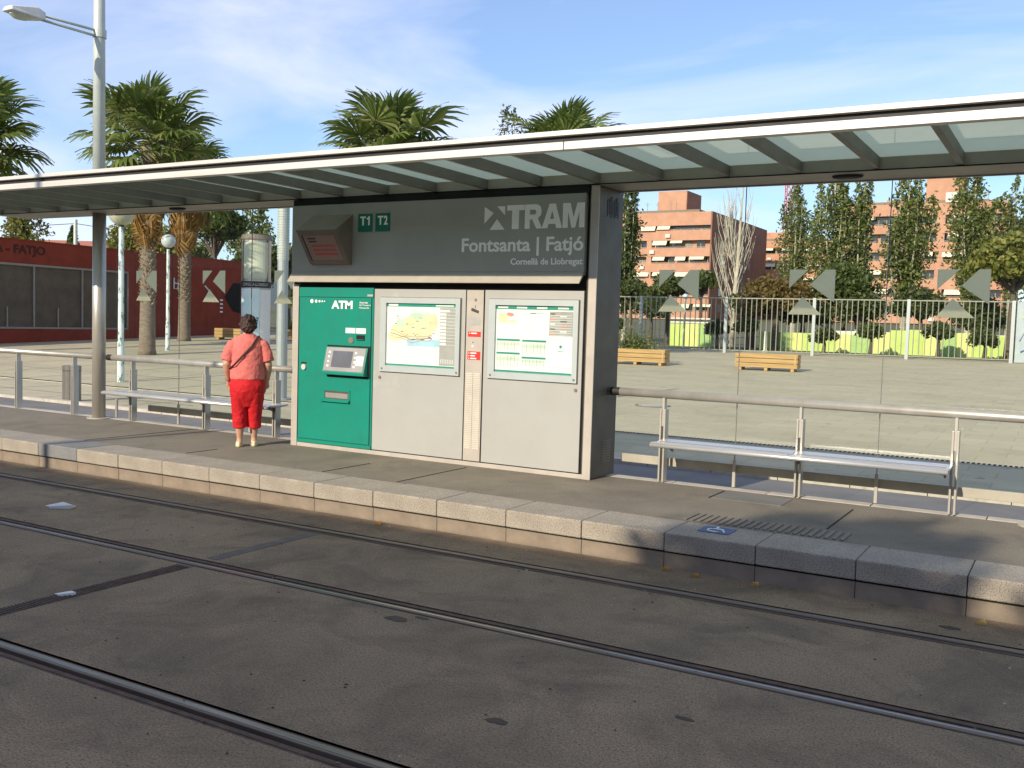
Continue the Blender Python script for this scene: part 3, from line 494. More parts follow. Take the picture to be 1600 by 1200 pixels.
it += [('printgreen', blob(3.835, 1.40, .017, .018, 12, .02), 1), ('printgreen', R4(3.80, 3.875, 1.345, 1.352), 1), ('grey', R4(3.70, 3.97, 1.175, 1.178), 1), ('ink', R4(3.45, 3.52, 1.748, 1.756), 1), ('grey', R4(3.52, 3.63, 1.748, 1.754), 1)]
poster(3.018, 3.982, it, kk)
# intercom column between the doors
ic = part('intercom_column', MB().box(2.622, 2.846, .000, .0295, .062, 1.998), 'frame', kk, bevel=.003)
part('button', MB().cyl((2.742, .0, 1.888), (2.742, -.006, 1.888), .016, n=12), 'steeldark', ic)
part('camera_symbol', MB().prism([(2.69, 1.80), (2.79, 1.765), (2.785, 1.735), (2.685, 1.765)], 'y', -.0016, -.0002).prism([(2.735, 1.83), (2.742, 1.83), (2.742, 1.79), (2.735, 1.79)], 'y', -.0012, -.0002), 'ink', ic)
part('notice', MB().box(2.66, 2.81, -.0012, -.0002, 1.60, 1.69), 'grey', ic)
for z0, z1 in ((1.472, 1.532), (1.212, 1.308)):
    lb = part('red_label', MB().box(2.650, 2.822, -.0014, -.0002, z0, z1), 'red', ic); mb = MB()
    for k in range(1 if z1-z0 < .07 else 3): z = z1-.026-k*.03; mb.box(2.665, 2.675, -.002, -.0015, z, z+.012); mb.box(2.69, 2.77-.02*(k % 2), -.002, -.0015, z, z+.013)
    part('label_text', mb, 'white', lb)
part('button', MB().cyl((2.72, 0, 1.365), (2.72, -.006, 1.365), .012, n=10), 'white', ic); part('button', MB().cyl((2.72, 0, 1.41), (2.72, -.004, 1.41), .008, n=10), 'steeldark', ic)
mb = MB()
for k in range(42):
    z = .20+k*.0207
    for a, b in ((2.640, 2.732), (2.742, 2.832)): mb.box(a, b, -.006, -.0002, z, z+.013)
part('speaker_louvres', mb, 'louvre', ic, kind='stuff')

# ticket machine
tm = thing('ticket_machine', 'green ticket vending machine built into the left of the kiosk', 'ticket machine', (.7, .02, .052))
part('body', MB().box(.105, 1.292, .006, .0294, .056, 2.012), 'greendk', tm)
dp = part('door_panel', MB().box(.125, 1.262, -.010, .0055, .110, 1.885), 'green', tm, bevel=.004)
part('header', MB().box(.110, 1.288, -.006, .0055, 1.893, 2.005), 'green', tm, bevel=.003)
part('kick_strip', MB().box(.110, 1.288, -.004, .0055, .058, .098), 'green', tm)
part('name_tag', MB().box(1.20, 1.285, -.009, -.0062, 1.908, 1.932), 'grey', tm)
text('brand_text', 'ATM', 'white', dp, .645, .978, 1.752, 1.852, -.0105, .045)
mb = MB()
for x, r in ((.325, .026), (.395, .020), (.45, .016), (.495, .012), (.53, .009)): mb.cyl((x, -.0104, 1.84), (x, -.0125, 1.84), r, n=12)
part('dot_row', mb, 'white', dp)
for k, s in enumerate(('Autoritat', 'del Transport', 'Metropolità')): text('small_text', s, 'white', dp, 1.082, 1.082+(.13, .175, .15)[k], 1.822-k*.033, 1.844-k*.033, -.0105, .015)
part('price_label', MB().box(.876, 1.028, -.0125, -.0103, 1.458, 1.522), 'white', dp); part('price_label', MB().box(1.042, 1.190, -.0125, -.0103, 1.458, 1.522), 'white', dp)
part('coin_slot', MB().cyl((.965, -.0104, 1.372), (.965, -.018, 1.372), .04, n=16), 'steeldark', dp); part('note_slot', MB().box(1.046, 1.177, -.014, -.0103, 1.388, 1.438), 'dark', dp)
part('slot_lip', MB().box(1.05, 1.173, -.03, -.0103, 1.380, 1.387), 'green', dp)
cf = part('console_recess', MB().box(.590, 1.262, -.0125, -.0103, .915, 1.305), 'dark', dp)
cs = part('console', MB().prism([(-.0126, 1.285), (-.022, 1.285), (-.100, .975), (-.100, .945), (-.0126, .935)], 'x', .580, 1.235), 'green', dp, bevel=.004)
def con(s0, s1, t0, t1, d):
    f = lambda s, t: (.580+s*.655, -.022-t*.078-.97*d, 1.285-t*.310+.24*d)
    return MB().add([f(s0, t0), f(s0, t1), f(s1, t1), f(s1, t0)], [(0, 1, 2, 3)])
part('console_face', con(.03, .97, .03, .95, .003), 'keypad', cs); part('screen', con(.20, .68, .16, .80, .005), 'screen', cs); part('pin_card', con(.78, .95, .34, .70, .005), 'white', cs)
for s in (.10, .73):
    for t in (.18, .36, .54, .72): part('key', con(s, s+.045, t, t+.075, .006), 'white', cs)
part('tray_frame', MB().box(.508, .965, -.020, -.0103, .735, .755).box(.508, .560, -.016, -.0103, .640, .7345).box(.940, .965, -.016, -.0103, .640, .7345).prism([(-.0103, .602), (-.045, .602), (-.045, .615), (-.016, .639), (-.0103, .639)], 'x', .508, .965), 'green', dp)
part('tray_mouth', MB().box(.5605, .9395, -.013, -.0103, .640, .7345), 'railrust', dp); part('tray_flap', MB().box(.575, .93, -.0155, -.0132, .650, .712), 'keypad', dp)
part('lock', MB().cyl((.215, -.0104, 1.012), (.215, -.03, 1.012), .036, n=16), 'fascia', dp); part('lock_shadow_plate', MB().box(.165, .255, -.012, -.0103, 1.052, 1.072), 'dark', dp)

# ================================================================== WOMAN
def remesh(name, mb, m, parent, voxel, smooth=4, tex=0, ns=.10):
    o = part(name, mb, m, parent, local=True)
    r = o.modifiers.new('r', 'REMESH'); r.mode = 'VOXEL'; r.voxel_size = voxel; r.use_smooth_shade = True
    s = o.modifiers.new('s', 'SMOOTH'); s.factor = .5; s.iterations = smooth
    if tex:
        t = bpy.data.textures.new('fold', 'CLOUDS'); t.noise_scale = ns; t.noise_depth = 2; d = o.modifiers.new('d', 'DISPLACE'); d.texture = t; d.strength = tex; d.mid_level = .5
    return o
wo = thing('person', 'person seen from behind in coral t-shirt, red cropped trousers and cream shoes', 'person', (-.30, -.47, 0), math.radians(43))
b = MB()
for s in (-1, 1):
    x = s*.085; fy = .0 if s < 0 else .06
    b.tube([(x, fy, .05), (x, fy, .11), (x, fy-.02, .27), (x+s*.005, fy*.6, .42), (x+s*.02, 0, .62), (x+s*.03, 0, .80)], [.037, .036, .060, .058, .085, .10], 14)
    b.tube([(x, fy-.07, .035), (x+s*.004, fy-.01, .045), (x+s*.01, fy+.08, .036), (x+s*.018, fy+.145, .024)], [(.030, .03), (.036, .042), (.042, .030), (.032, .018)], 12)
b.loft([(0, 0, .74, .19, .14), (0, 0, .9, .20, .15), (0, 0, 1.1, .19, .14), (0, 0, 1.26, .16, .11), (0, .0, 1.345, .10, .07), (0, .015, 1.41, .062, .062), (0, .025, 1.47, .056, .06)], 20)
b.ball((0, .035, 1.515), (.078, .098, .112)); b.ball((0, .06, 1.46), (.06, .068, .055)); b.tube([(0, .13, 1.53), (0, .155, 1.497), (0, .135, 1.488)], [.010, .016, .012], 8)
for s in (-1, 1):
    b.ball((s*.08, .03, 1.51), (.014, .026, .034), 8, 6)
    sh_ = Vector((s*.170, 0, 1.27)); el = Vector((s*.250, -.02, 1.03)); wr = Vector((s*.232, .11, .815))
    b.tube([sh_, sh_.lerp(el, .5), el, el.lerp(wr, .3), wr.lerp(el, .15), wr], [.048, .056, .050, .050, .036, .030], 14)
    pc = wr+Vector((-s*.006, .018, -.05)); b.tube([wr, pc, pc+Vector((-s*.004, .014, -.042))], [(.030, .024), (.022, .040), (.018, .038)], 10)
    for i, (dy, ln) in enumerate(((-.026, .060), (-.009, .074), (.009, .078), (.026, .068))):
        a = pc+Vector((-s*.002, dy+.012, -.04)); b.tube([a, a+Vector((-s*.008, .008, -ln*.5)), a+Vector((-s*.024, .006, -ln*.95))], [.0095, .0085, .007], 7)
    a = wr+Vector((-s*.012, .035, -.03)); b.tube([a, a+Vector((-s*.012, .03, -.03)), a+Vector((-s*.02, .036, -.062))], [.012, .0105, .008], 7)
remesh('body', b, 'skin', wo, .0065, 2)
b = MB()                                                       # t-shirt
b.loft([(0, 0, .845, .205, .165), (0, 0, .88, .209, .17), (0, 0, .96, .211, .170), (0, -.005, 1.06, .203, .155), (0, -.01, 1.16, .204, .150), (0, -.01, 1.26, .198, .135), (0, -.005, 1.33, .165, .112), (0, 0, 1.375, .125, .088), (0, .01, 1.405, .080, .076)], 28)
for s in (-1, 1): b.tube([(s*.11, 0, 1.325), (s*.175, -.003, 1.285), (s*.220, -.015, 1.18), (s*.250, -.026, 1.07)], [.066, .074, .076, .077], 16)
remesh('shirt', b, 'shirt', wo, .008, 5, .020, .07)
b = MB()                                                       # cropped trousers
b.loft([(0, 0, .50, .10, .10), (0, -.01, .62, .196, .150), (0, -.018, .70, .214, .174), (0, -.015, .78, .216, .172), (0, 0, .875, .194, .150)], 28)
for s in (-1, 1): b.tube([(s*.098, -.01, .68), (s*.096, 0, .52), (s*.090, .0 if s < 0 else .03, .38), (s*.086, -.005 if s < 0 else .04, .235)], [(.150, .112), (.114, .098), (.097, .088), (.090, .083)], 18)
remesh('trousers', b, 'pants', wo, .008, 4, .018, .075)
b = MB(); b.ball((0, .018, 1.535), (.096, .108, .106), 18, 12); b.ball((0, -.025, 1.495), (.088, .078, .086), 16, 10)
for k in range(60):
    a, e = random.uniform(0, 6.28), random.uniform(-.5, 1.5); x, y, z = .092*math.cos(a)*math.cos(e), .012+.102*math.sin(a)*math.cos(e), 1.53+.10*math.sin(e)
    if y < .085 or z > 1.56: b.ball((x, y, z), random.uniform(.016, .026), 7, 5)
remesh('hair', b, 'hair', wo, .005, 1, .03, .022)
for s in (-1, 1):
    x = s*.085; fy = .0 if s < 0 else .06; q = MB()
    q.loft([(x+s*.006, fy+.03, .002, .044, .128), (x+s*.006, fy+.03, .018, .046, .130), (x+s*.006, fy+.028, .034, .043, .122), (x+s*.005, fy+.01, .052, .040, .10), (x+s*.004, fy-.02, .066, .037, .062)], 18)
    part('shoe', q, 'shoe', wo, local=True, smooth=True)
q = MB(); q.tube([(.135, .03, 1.385), (.12, -.06, 1.375), (.06, -.152, 1.27), (-.06, -.176, 1.13), (-.16, -.150, 1.02), (-.215, -.06, .97)], [(.006, .013)]*6, 8); part('bag_strap', q, 'strap', wo, local=True)
part('bracelet', MB().cyl((-.236, .085, .868), (-.235, .092, .852), .040, n=14).cyl((-.233, .103, .834), (-.233, .108, .824), .036, n=14), 'strap', wo, local=True)
for s in (-1, 1): part('eye', MB().ball((s*.03, .125, 1.525), (.012, .008, .008), 8, 6), 'ink', wo, local=True)
part('mouth', MB().ball((0, .122, 1.452), (.024, .008, .006), 8, 5), 'rose', wo, local=True)

# ================================================================== PLAZA FURNITURE
tb = thing('litter_bin', 'cylindrical brushed steel litter bin behind the left handrail', 'bin', (-11.74, 5.2, -.5))
part('drum', MB().cyl((-11.74, 5.2, -.495), (-11.74, 5.2, .21), .205, n=28), 'binsteel', tb, smooth=False); part('lid', MB().cyl((-11.74, 5.2, .225), (-11.74, 5.2, .335), .209, n=28), 'binsteel', tb); part('seam', MB().cyl((-11.74, 5.2, .21), (-11.74, 5.2, .225), .197, n=28), 'black', tb)
def globe_lamp(x, y, h, r, label, gm):
    z = gz(y); t = thing('globe_lamp', label, 'street lamp', (x, y, z), group='globe lamps on the plaza')
    part('pole', MB().cyl((x, y, z), (x, y, z+1.2), .105, .10, 14).cyl((x, y, z+1.2), (x, y, z+h-r), .085, .075, 14), 'polepeel', t)
    part('globe', MB().ball((x, y, z+h), r, 20, 14), gm, t, smooth=True); part('collar', MB().cyl((x, y, z+h-r-.04), (x, y, z+h-r+.05), .09, n=14), 'black', t)
globe_lamp(-15.8, 9.7, 4.98, .38, 'globe lamp with peeling white paint nearest the left column', 'globe2')
globe_lamp(-27.5, 21.3, 5.0, .32, 'globe lamp with silvery globe between the two palm trunks', 'globe')
bp = thing('ribbed_pole', 'thick galvanised pole with ribbed upper sleeve left of the kiosk', 'pole', (-8.7, 8.95, -.48)); bx, by = -8.7, 8.95
part('shaft', MB().cyl((bx, by, -.45), (bx, by, 3.03), .145, .135, 20), 'galv', bp, smooth=False); part('sleeve', MB().cyl((bx, by, 3.03), (bx, by, 5.3), .140, n=20), 'pole', bp)
mb = MB()
for k in range(34): z = 3.07+k*.065; mb.cyl((bx, by, z), (bx, by, z+.033), .152, n=20)
part('rib', mb, 'pole', bp, kind='stuff'); part('base', MB().cyl((bx, by, -.48), (bx, by, -.42), .25, n=20), 'galv', bp)
# advertising column
ix, iy = -29.3, 28.6; iz = gz(iy); RA = .80
ad = thing('advertising_column', 'tall poster column with lit panel above a pale blue poster', 'advertising column', (ix, iy, iz))
part('drum', MB().cyl((ix, iy, iz), (ix, iy, iz+5.5), RA-.04, n=28), 'steel', ad); part('cap', MB().cyl((ix, iy, iz+5.5), (ix, iy, iz+5.75), RA+.05, RA-.05, 28), 'steeldark', ad); part('band', MB().cyl((ix, iy, iz+2.98), (ix, iy, iz+3.30), RA-.02, n=28), 'black', ad)
def arc(z0, z1, a0, a1, r, n=10):
    q = MB(); q.add([(ix+r*math.cos(a0+(a1-a0)*i/n), iy+r*math.sin(a0+(a1-a0)*i/n), z) for i in range(n+1) for z in (z0, z1)], [(2*i, 2*i+2, 2*i+3, 2*i+1) for i in range(n)]); return q
c0 = math.atan2(CAM_POS.y-iy, CAM_POS.x-ix)
part('light_panel', arc(iz+3.45, iz+5.35, c0-.95, c0+.75, RA-.01), 'kiosklit', ad); part('panel_frame', MB().cyl((ix+RA*math.cos(c0-1.0), iy+RA*math.sin(c0-1.0), iz+3.3), (ix+RA*math.cos(c0-1.0), iy+RA*math.sin(c0-1.0), iz+5.5), .04, n=8).cyl((ix+RA*math.cos(c0+.8), iy+RA*math.sin(c0+.8), iz+3.3), (ix+RA*math.cos(c0+.8), iy+RA*math.sin(c0+.8), iz+5.5), .04, n=8), 'steeldark', ad)
pb = part('blue_poster', arc(iz+.15, iz+2.92, c0-1.25, c0+.25, RA-.02), 'poster', ad); part('torn_poster', arc(iz+.0, iz+2.88, c0+.27, c0+1.3, RA-.025), 'white', ad)
def bent(string, m, z0, z1, a0, a1, r, parent):
    o = text('poster_text', string, m, parent, a0, a1, z0, z1, 0, .01, .002, local=True); v = [Vector(q.co) for q in o.data.vertices]; L0 = wloc(parent)
    for q, w in zip(o.data.vertices, v): q.co = (ix+r*math.cos(w.x)-L0.x, iy+r*math.sin(w.x)-L0.y, w.z-L0.z)
bent('O 2007', 'blue', iz+1.05, iz+1.42, c0-.9, c0+.2, RA-.012, pb); bent('CORNELLA-LLOBREGAT', 'white', iz+3.06, iz+3.22, c0-1.0, c0+.9, RA-.008, ad)
# timber planters
def planter(x, y, w, label, bush, rz=.08):
    z = gz(y); t = thing('timber_planter', label, 'planter', (x, y, z), rz, 'timber planter boxes on the plaza')
    for k in range(3): part('board', MB().box(-w/2, w/2, -.36, -.322, .12+k*.18, .282+k*.18), 'wood', t, local=True, bevel=.006)
    for k in range(3): part('board', MB().box(w/2-.04, w/2, -.318, .318, .12+k*.18, .282+k*.18), 'wood', t, local=True); part('board', MB().box(-w/2, -w/2+.04, -.318, .318, .12+k*.18, .282+k*.18), 'wood', t, local=True); part('board', MB().box(-w/2, w/2, .322, .36, .12+k*.18, .282+k*.18), 'wood', t, local=True)
    for sx in (-.42, 0, .42): part('foot', MB().box(sx*w-.06, sx*w+.06, -.34, .34, 0, .118), 'wood', t, local=True)
    part('corner_post', MB().box(w/2-.12, w/2-.045, -.378, -.362, .12, .65), 'wood', t, local=True); part('soil', MB().box(-w/2+.045, w/2-.045, -.315, .315, .14, .60), 'soil', t, local=True)
    if bush:
        n = 900; c = np.stack([RNG.normal(-.1, .42, n), RNG.normal(0, .13, n), .6+np.abs(RNG.normal(0, .36, n))], 1); c = c[(np.abs(c[:, 0]) < .9)]
        leaves('bush', c, .06, 'poplar', t)
planter(-7.0, 27.85, 2.5, 'timber planter with low green bush nearest the kiosk side', True); planter(-1.7, 28.1, 2.36, 'timber planter with bare soil at centre of the plaza', False)
planter(-33.4, 31.3, 2.6, 'timber planter partly hidden behind the advertising column', False, .3); planter(-30.2, 32.9, 2.6, 'timber planter right of the advertising column beside the ribbed pole', True, .2)
# steel fence with separate bars
def fence(pts, h, label):
    t = thing('steel_fence', label, 'fence', (pts[0][0], pts[0][1], gz(pts[0][1])))
    bar = None
    for (x0, y0), (x1, y1) in zip(pts[:-1], pts[1:]):
        a = Vector((x0, y0, gz(y0))); c = Vector((x1, y1, gz(y1))); d = (c-a); n = 17
        part('rail', MB().cyl(a+Vector((0, 0, h)), c+Vector((0, 0, h)), .034, n=6).cyl(a+Vector((0, 0, .14)), c+Vector((0, 0, .14)), .028, n=6), 'fence', t)
        for i in range(1, n):
            q = a+d*(i/n)
            if bar is None: bar = MB().cyl((0, 0, .14), (0, 0, h), .024, n=6).mesh('bar', [M['fence']])
            share('bar', bar, t, q-Vector(t.location), (random.uniform(-.006, .006), random.uniform(-.006, .006), 0))
    for x, y in pts: part('post', MB().box(x-.075, x+.075, y-.075, y+.075, gz(y)-.1, gz(y)+h+.06), 'galv', t)
fence([(-21.6, 38.0), (-16.8, 38.5), (-11.6, 39.0), (-7.1, 39.48), (-2.77, 39.94), (1.54, 40.4), (5.98, 40.85)], 2.80, 'tall steel bar fence between plaza and park')
gp = thing('graffiti_hoarding', 'pale grey metal hoarding with graffiti at the right end of fence', 'hoarding', (6.15, 40.85, .48))
for k in range(4): part('sheet', MB().box(6.12+k*1.6, 7.70+k*1.6, 40.85, 40.92, .52, 3.30), 'graff', gp)
part('yellow_scrawl', MB().tube([(6.35, 40.83, 2.6), (6.6, 40.83, 2.45), (6.95, 40.83, 2.5), (7.5, 40.83, 2.3)], .035, 5), 'limeyellow', gp)
part('blue_scrawl', MB().tube([(6.3, 40.83, 1.5), (6.45, 40.83, 1.85), (6.55, 40.83, 1.4), (6.7, 40.83, 1.8), (6.85, 40.83, 1.45), (7.1, 40.83, 1.65)], .028, 5).tube([(6.35, 40.83, 1.0), (6.65, 40.83, 1.15), (6.95, 40.83, .9)], .035, 5), 'blue', gp)
# lime painted wall in the park, panel by panel
lw = thing('lime_wall', 'low park wall painted in lime and yellow green panels behind fence', 'wall', (-3, 47.5, .5))
x = -13.2; k = 0
while x < 12:
    w = random.uniform(.7, 1.15); gap = (-10.6 < x < -8.6); h = 1.30 if x < -9 else .95+.35*max(0, math.sin(x*.55+1.2))+(.15 if x > 3 else 0)
    if not gap:
        part('panel', MB().box(x, x+w-.012, 47.5, 47.7, .45, .62+h), ['lime', 'limeyellow', 'limegreen', 'limeyellow', 'lime'][k % 5], lw)
    x += w; k += 1
part('coping', MB().box(-13.2, -10.7, 47.46, 47.75, 1.95, 2.05).box(-13.2, -10.7, 47.55, 47.65, 2.2, 2.28), 'whitewall', lw)
part('coping', MB().box(-4.5, 12, 47.72, 47.95, .45, 1.75), 'whitewall', lw)
pp = thing('park_post', 'white post standing in the park left of the lime panels', 'post', (-11.0, 44, .5)); part('shaft', MB().cyl((-11.0, 44, .5), (-11.0, 44, 3.3), .06, n=8), 'whitewall', pp); part('lamp', MB().ball((-11.0, 44, 3.45), .17, 10, 8), 'globe', pp)
wp = thing('marker_post', 'short white marker post just behind the fence', 'post', (-5.6, 41.6, .5)); part('shaft', MB().cyl((-5.6, 41.6, .5), (-5.6, 41.6, 1.6), .10, .07, 8), 'whitewall', wp); part('foot', MB().cyl((-5.6, 41.6, .48), (-5.6, 41.6, .6), .15, n=8), 'whitewall', wp)

# ================================================================== VEGETATION
def poplar_mesh(seed, h, w, n, leafm, size=.17, bare=.12):
    r = np.random.default_rng(seed); C = []; tk = MB(); tk.tube([(0, 0, -.2), (.03, 0, h*.3), (0, .05, h*.65), (0, 0, h*.97)], [.20, .15, .08, .015], 8)
    ns = 9
    for i in range(ns):
        z0 = h*(bare+.30*r.random()); a = i*2.4+r.random(); rad = w*(.25+.75*r.random()) if i else .08; tip = h*(.62+.38*r.random()) if i else h
        P_ = [np.array([0, 0, z0]), np.array([rad*.7*math.cos(a), rad*.7*math.sin(a), z0+(tip-z0)*.3]), np.array([rad*math.cos(a), rad*math.sin(a), z0+(tip-z0)*.65]), np.array([rad*.92*math.cos(a), rad*.92*math.sin(a), tip])]
        tk.tube(P_, [.07, .05, .03, .008], 5); m_ = int(n/ns*(tip-z0)/(h*.6))
        t = np.clip(r.random(m_), 0, .999)*3; k = t.astype(int); f = (t-k)[:, None]; PA = np.array(P_); q = PA[k]*(1-f)+PA[k+1]*f
        u = t/3; wid = w*.24*(np.sin(np.clip(u, .05, 1)*2.75+.25)*.9+.12); cl = np.floor(u*14+r.random()*3); jit = r.normal(size=(40, 2))*.55
        q[:, :2] += r.normal(size=(m_, 2))*wid[:, None]+jit[cl.astype(int)]*wid[:, None]; q[:, 2] += r.normal(size=m_)*.12; C.append(q)
    return tk, np.concatenate(C)
def poplar(x, y, h, w, label, leafm='poplar', n=5200, seed=1, bark='whitebark', z=None, size=.125, bare=.12, group='poplar trees beyond the fence'):
    z = .66 if z is None else z; t = thing('poplar_tree', label, 'tree', (x, y, z), random.uniform(0, 6), group)
    tk, C = poplar_mesh(seed, h, w, n, leafm, size, bare); part('trunk', tk, bark, t, local=True); leaves('crown', C, size, leafm, t, rng=np.random.default_rng(seed+50)); return t
def broad(x, y, z, h, rad, label, leafm, n=5000, size=.16, seed=3, trunk=.3, name='broad_tree', squash=.75, cat='tree', group=None):
    r = np.random.default_rng(seed); t = thing(name, label, cat, (x, y, z), 0, group); tk = MB(); cz = h-rad*squash; tk.tube([(0, 0, -.2), (.05, 0, cz*.5), (0, .05, cz)], [.09*rad+.05, .06*rad+.04, .04], 8)
    C = []; k = 22
    for i in range(k):
        d = r.normal(size=3); d /= np.linalg.norm(d); d[2] = abs(d[2])*1.1-.35; c = np.array([0, 0, cz])+d*rad*np.array([.72, .72, squash*.8])*(.6+.4*r.random()); tk.tube([(0, 0, cz*.7), tuple((np.array([0, 0, cz*.7])+c)/2+np.array([0, 0, .1])), tuple(c)], [.04*rad+.01, .025*rad, .008], 5)
        m_ = n//k; g = r.normal(size=(m_, 3)); g /= np.linalg.norm(g, axis=1)[:, None]; C.append(c+g*(rad*.40*(r.random(m_)**.45))[:, None]*np.array([1, 1, .75]))
    part('trunk', tk, 'bark', t, local=True); leaves('crown', np.concatenate(C), size, leafm, t, rng=np.random.default_rng(seed+70)); return t
poplar(-19.4, 54.5, 11.6, 1.0, 'dark slender poplar beside the right edge of the kiosk', 'poplardk', 6500, 11)
poplar(-10.6, 66.8, 14.2, 1.35, 'narrow poplar standing right of the bare pale tree', 'poplar', 7000, 12)
poplar(-4.9, 53.2, 11.4, 1.2, 'pale trunked poplar left of the orange building on the right', 'poplar', 6200, 13)
poplar(-3.4, 54.2, 11.3, .9, 'thin poplar close beside the pale trunked poplar', 'poplar', 4000, 14)
poplar(-.9, 55.2, 11.6, 1.5, 'broad poplar in front of the balconies of the right building', 'poplar', 8200, 15)
poplar(2.6, 57.0, 12.6, 1.55, 'tall poplar under the right part of roof beside the brick tower', 'poplar', 8600, 16)
poplar(4.75, 58.5, 11.0, 1.0, 'slim poplar at the far right above the round tree', 'poplar', 4200, 17)
broad(5.6, 46.0, .66, 6.6, 2.5, 'rounded yellow green tree at far right behind the hoarding', 'yellowgreen', 7000, .16, 21)
broad(-6.6, 47.0, .66, 4.6, 2.3, 'brown leaved bushy tree between bare tree and poplars', 'brownleaf', 7000, .13, 22)
broad(-14.6, 50.5, .66, 4.6, 1.4, 'small dark green round tree in front of the brick flats', 'poplardk', 3600, .13, 23)
broad(-12.2, 50.0, .66, 4.9, 1.3, 'small green round tree left of the bare pale tree', 'poplardk', 3600, .13, 24)
broad(-17.0, 50.0, .66, 4.4, 1.5, 'dark shrubby tree behind the left end of fence', 'hedge', 3600, .13, 25)
broad(-3.6, 51.0, .66, 5.6, 2.2, 'deep green tree leaning between the brown tree and poplars', 'poplardk', 5200, .15, 26)
for k, (x, h, lab) in enumerate(((-15.2, 2.5, 'dark hedge clump behind the fence next to the kiosk'), (-8.6, 2.9, 'dark hedge clump below the bare pale tree'), (-5.6, 2.6, 'dark hedge clump below the brown tree'), (-2.3, 2.7, 'dark hedge clump right of the white marker post'), (.9, 3.0, 'dark hedge clump below the broad poplar'), (3.9, 2.5, 'dark hedge clump beside the graffiti hoarding'))):
    broad(x, 49.2, .62, h+.9, 1.75 if k else 1.5, lab, 'hedge', 3400, .12, 31+k, name='hedge_shrub', cat='shrub', group='dark hedge shrubs behind the fence')
for k, (x, h, lab) in enumerate(((-15.6, 2.3, 'low shrub behind the left planter and fence'), (-9.3, 2.2, 'low shrub beside the trunk of the bare tree'), (-7.4, 2.4, 'low shrub left of the white marker post'), (-3.3, 1.9, 'low shrub in front of lime wall right of the marker post'), (-.8, 2.3, 'low shrub in front of lime wall left of the middle fence post'), (2.4, 2.4, 'low shrub in front of lime wall right of the middle fence post'), (4.6, 2.0, 'low shrub in front of lime wall near the hoarding'))):
    broad(x, 44.2+.5*(k % 2), .56, h*.8, .85, lab, 'hedge' if k % 2 else 'poplardk', 1500, .10, 131+k, name='low_shrub', cat='shrub', group='low shrubs in front of the lime wall', squash=.8)
# bare pale tree: fan of ascending branches
bt = thing('bare_tree', 'leafless pale barked tree with branches fanning upward', 'tree', (-10.0, 49.7, .62)); tk = MB(); r = random.Random(5)
tk.tube([(0, 0, -.2), (.05, 0, 2.5), (.2, 0, 5.5), (.35, 0, 10.4)], [.20, .16, .11, .02], 8)
for i in range(44):
    z0 = r.uniform(1.3, 6.3); a = r.uniform(0, 6.283); rad = r.uniform(.5, 2.0)*(1-.05*z0); z1 = z0+r.uniform(2.4, 4.8)
    p = [(.05+.02*z0, 0, z0), (rad*.45*math.cos(a), rad*.45*math.sin(a), z0+(z1-z0)*.33), (rad*.85*math.cos(a), rad*.85*math.sin(a), z0+(z1-z0)*.7), (rad*math.cos(a), rad*math.sin(a), min(z1, 10.2))]
    tk.tube(p, [.042, .030, .020, .008], 5)
    for j in range(3):
        b0 = Vector(p[1]).lerp(Vector(p[3]), r.uniform(.1, .8)); e = b0+Vector((r.uniform(-.35, .35), r.uniform(-.35, .35), r.uniform(.7, 1.4))); tk.tube([b0, b0.lerp(e, .5)+Vector((r.uniform(-.06, .06), 0, 0)), e], [.016, .012, .006], 4)
part('trunk', tk, 'whitebark', bt, local=True)
# fan palms
def frond_mesh(seed, dead=False):
    r = random.Random(seed); q = MB(); Lp = r.uniform(.85, 1.15) if not dead else r.uniform(.5, .8)
    sag = .10 if not dead else .0
    q.tube([(0, 0, 0), (Lp*.5, 0, .03), (Lp, 0, -sag)], [.028, .02, .014], 5, 1)
    n = 30; span = 2.25 if not dead else 1.4; Rf = r.uniform(1.15, 1.35); step = 2*span/(n-1)
    for i in range(n):
        a = -span+step*i; ln = Rf*(.66+.34*math.cos(a*.6))*r.uniform(.92, 1.06); ca, sa = math.cos(a), math.sin(a); pts = []
        fold = .018*(1 if i % 2 else -1); lim = r.uniform(.75, 1.35)
        for t in (.04, .30, .56, .78, 1.0):
            hw = ln*t*step*.56 if t < .6 else (.040 if t < .9 else .006)
            dr = (.62 if not dead else .9)*max(0, t-.5)**1.35*ln*lim; sh = 1-(.30*max(0, t-.5))
            cx, cy, cz = Lp+ca*ln*t*sh, sa*ln*t*sh*(.9 if not dead else .6), -sag-dr+(.22 if not dead else -.2)*abs(sa)*t+fold*t*2
            pts += [(cx-sa*hw, cy+ca*hw, cz+fold*.6), (cx+sa*hw, cy-ca*hw, cz-fold*.6)]
        q.add(pts, [(0, 1, 3, 2), (2, 3, 5, 4), (4, 5, 7, 6), (6, 7, 9, 8)])
    return q.mesh('dead_frond' if dead else 'frond', [M['deadfrond' if dead else 'frond'], M['deadfrond' if dead else 'petiole']])
FR = [frond_mesh(s) for s in range(5)]; DF = [frond_mesh(s+20, True) for s in range(4)]
bootm = MB().add([(0, -.09, 0), (0, .09, 0), (.05, .06, .10), (.05, -.06, .10), (.16, .035, .26), (.16, -.035, .26), (.0, .07, .16), (.0, -.07, .16)], [(0, 1, 2, 3), (3, 2, 4, 5), (5, 4, 6, 7), (0, 3, 5, 7), (1, 6, 4, 2)]).mesh('leaf_base', [M['boot']])
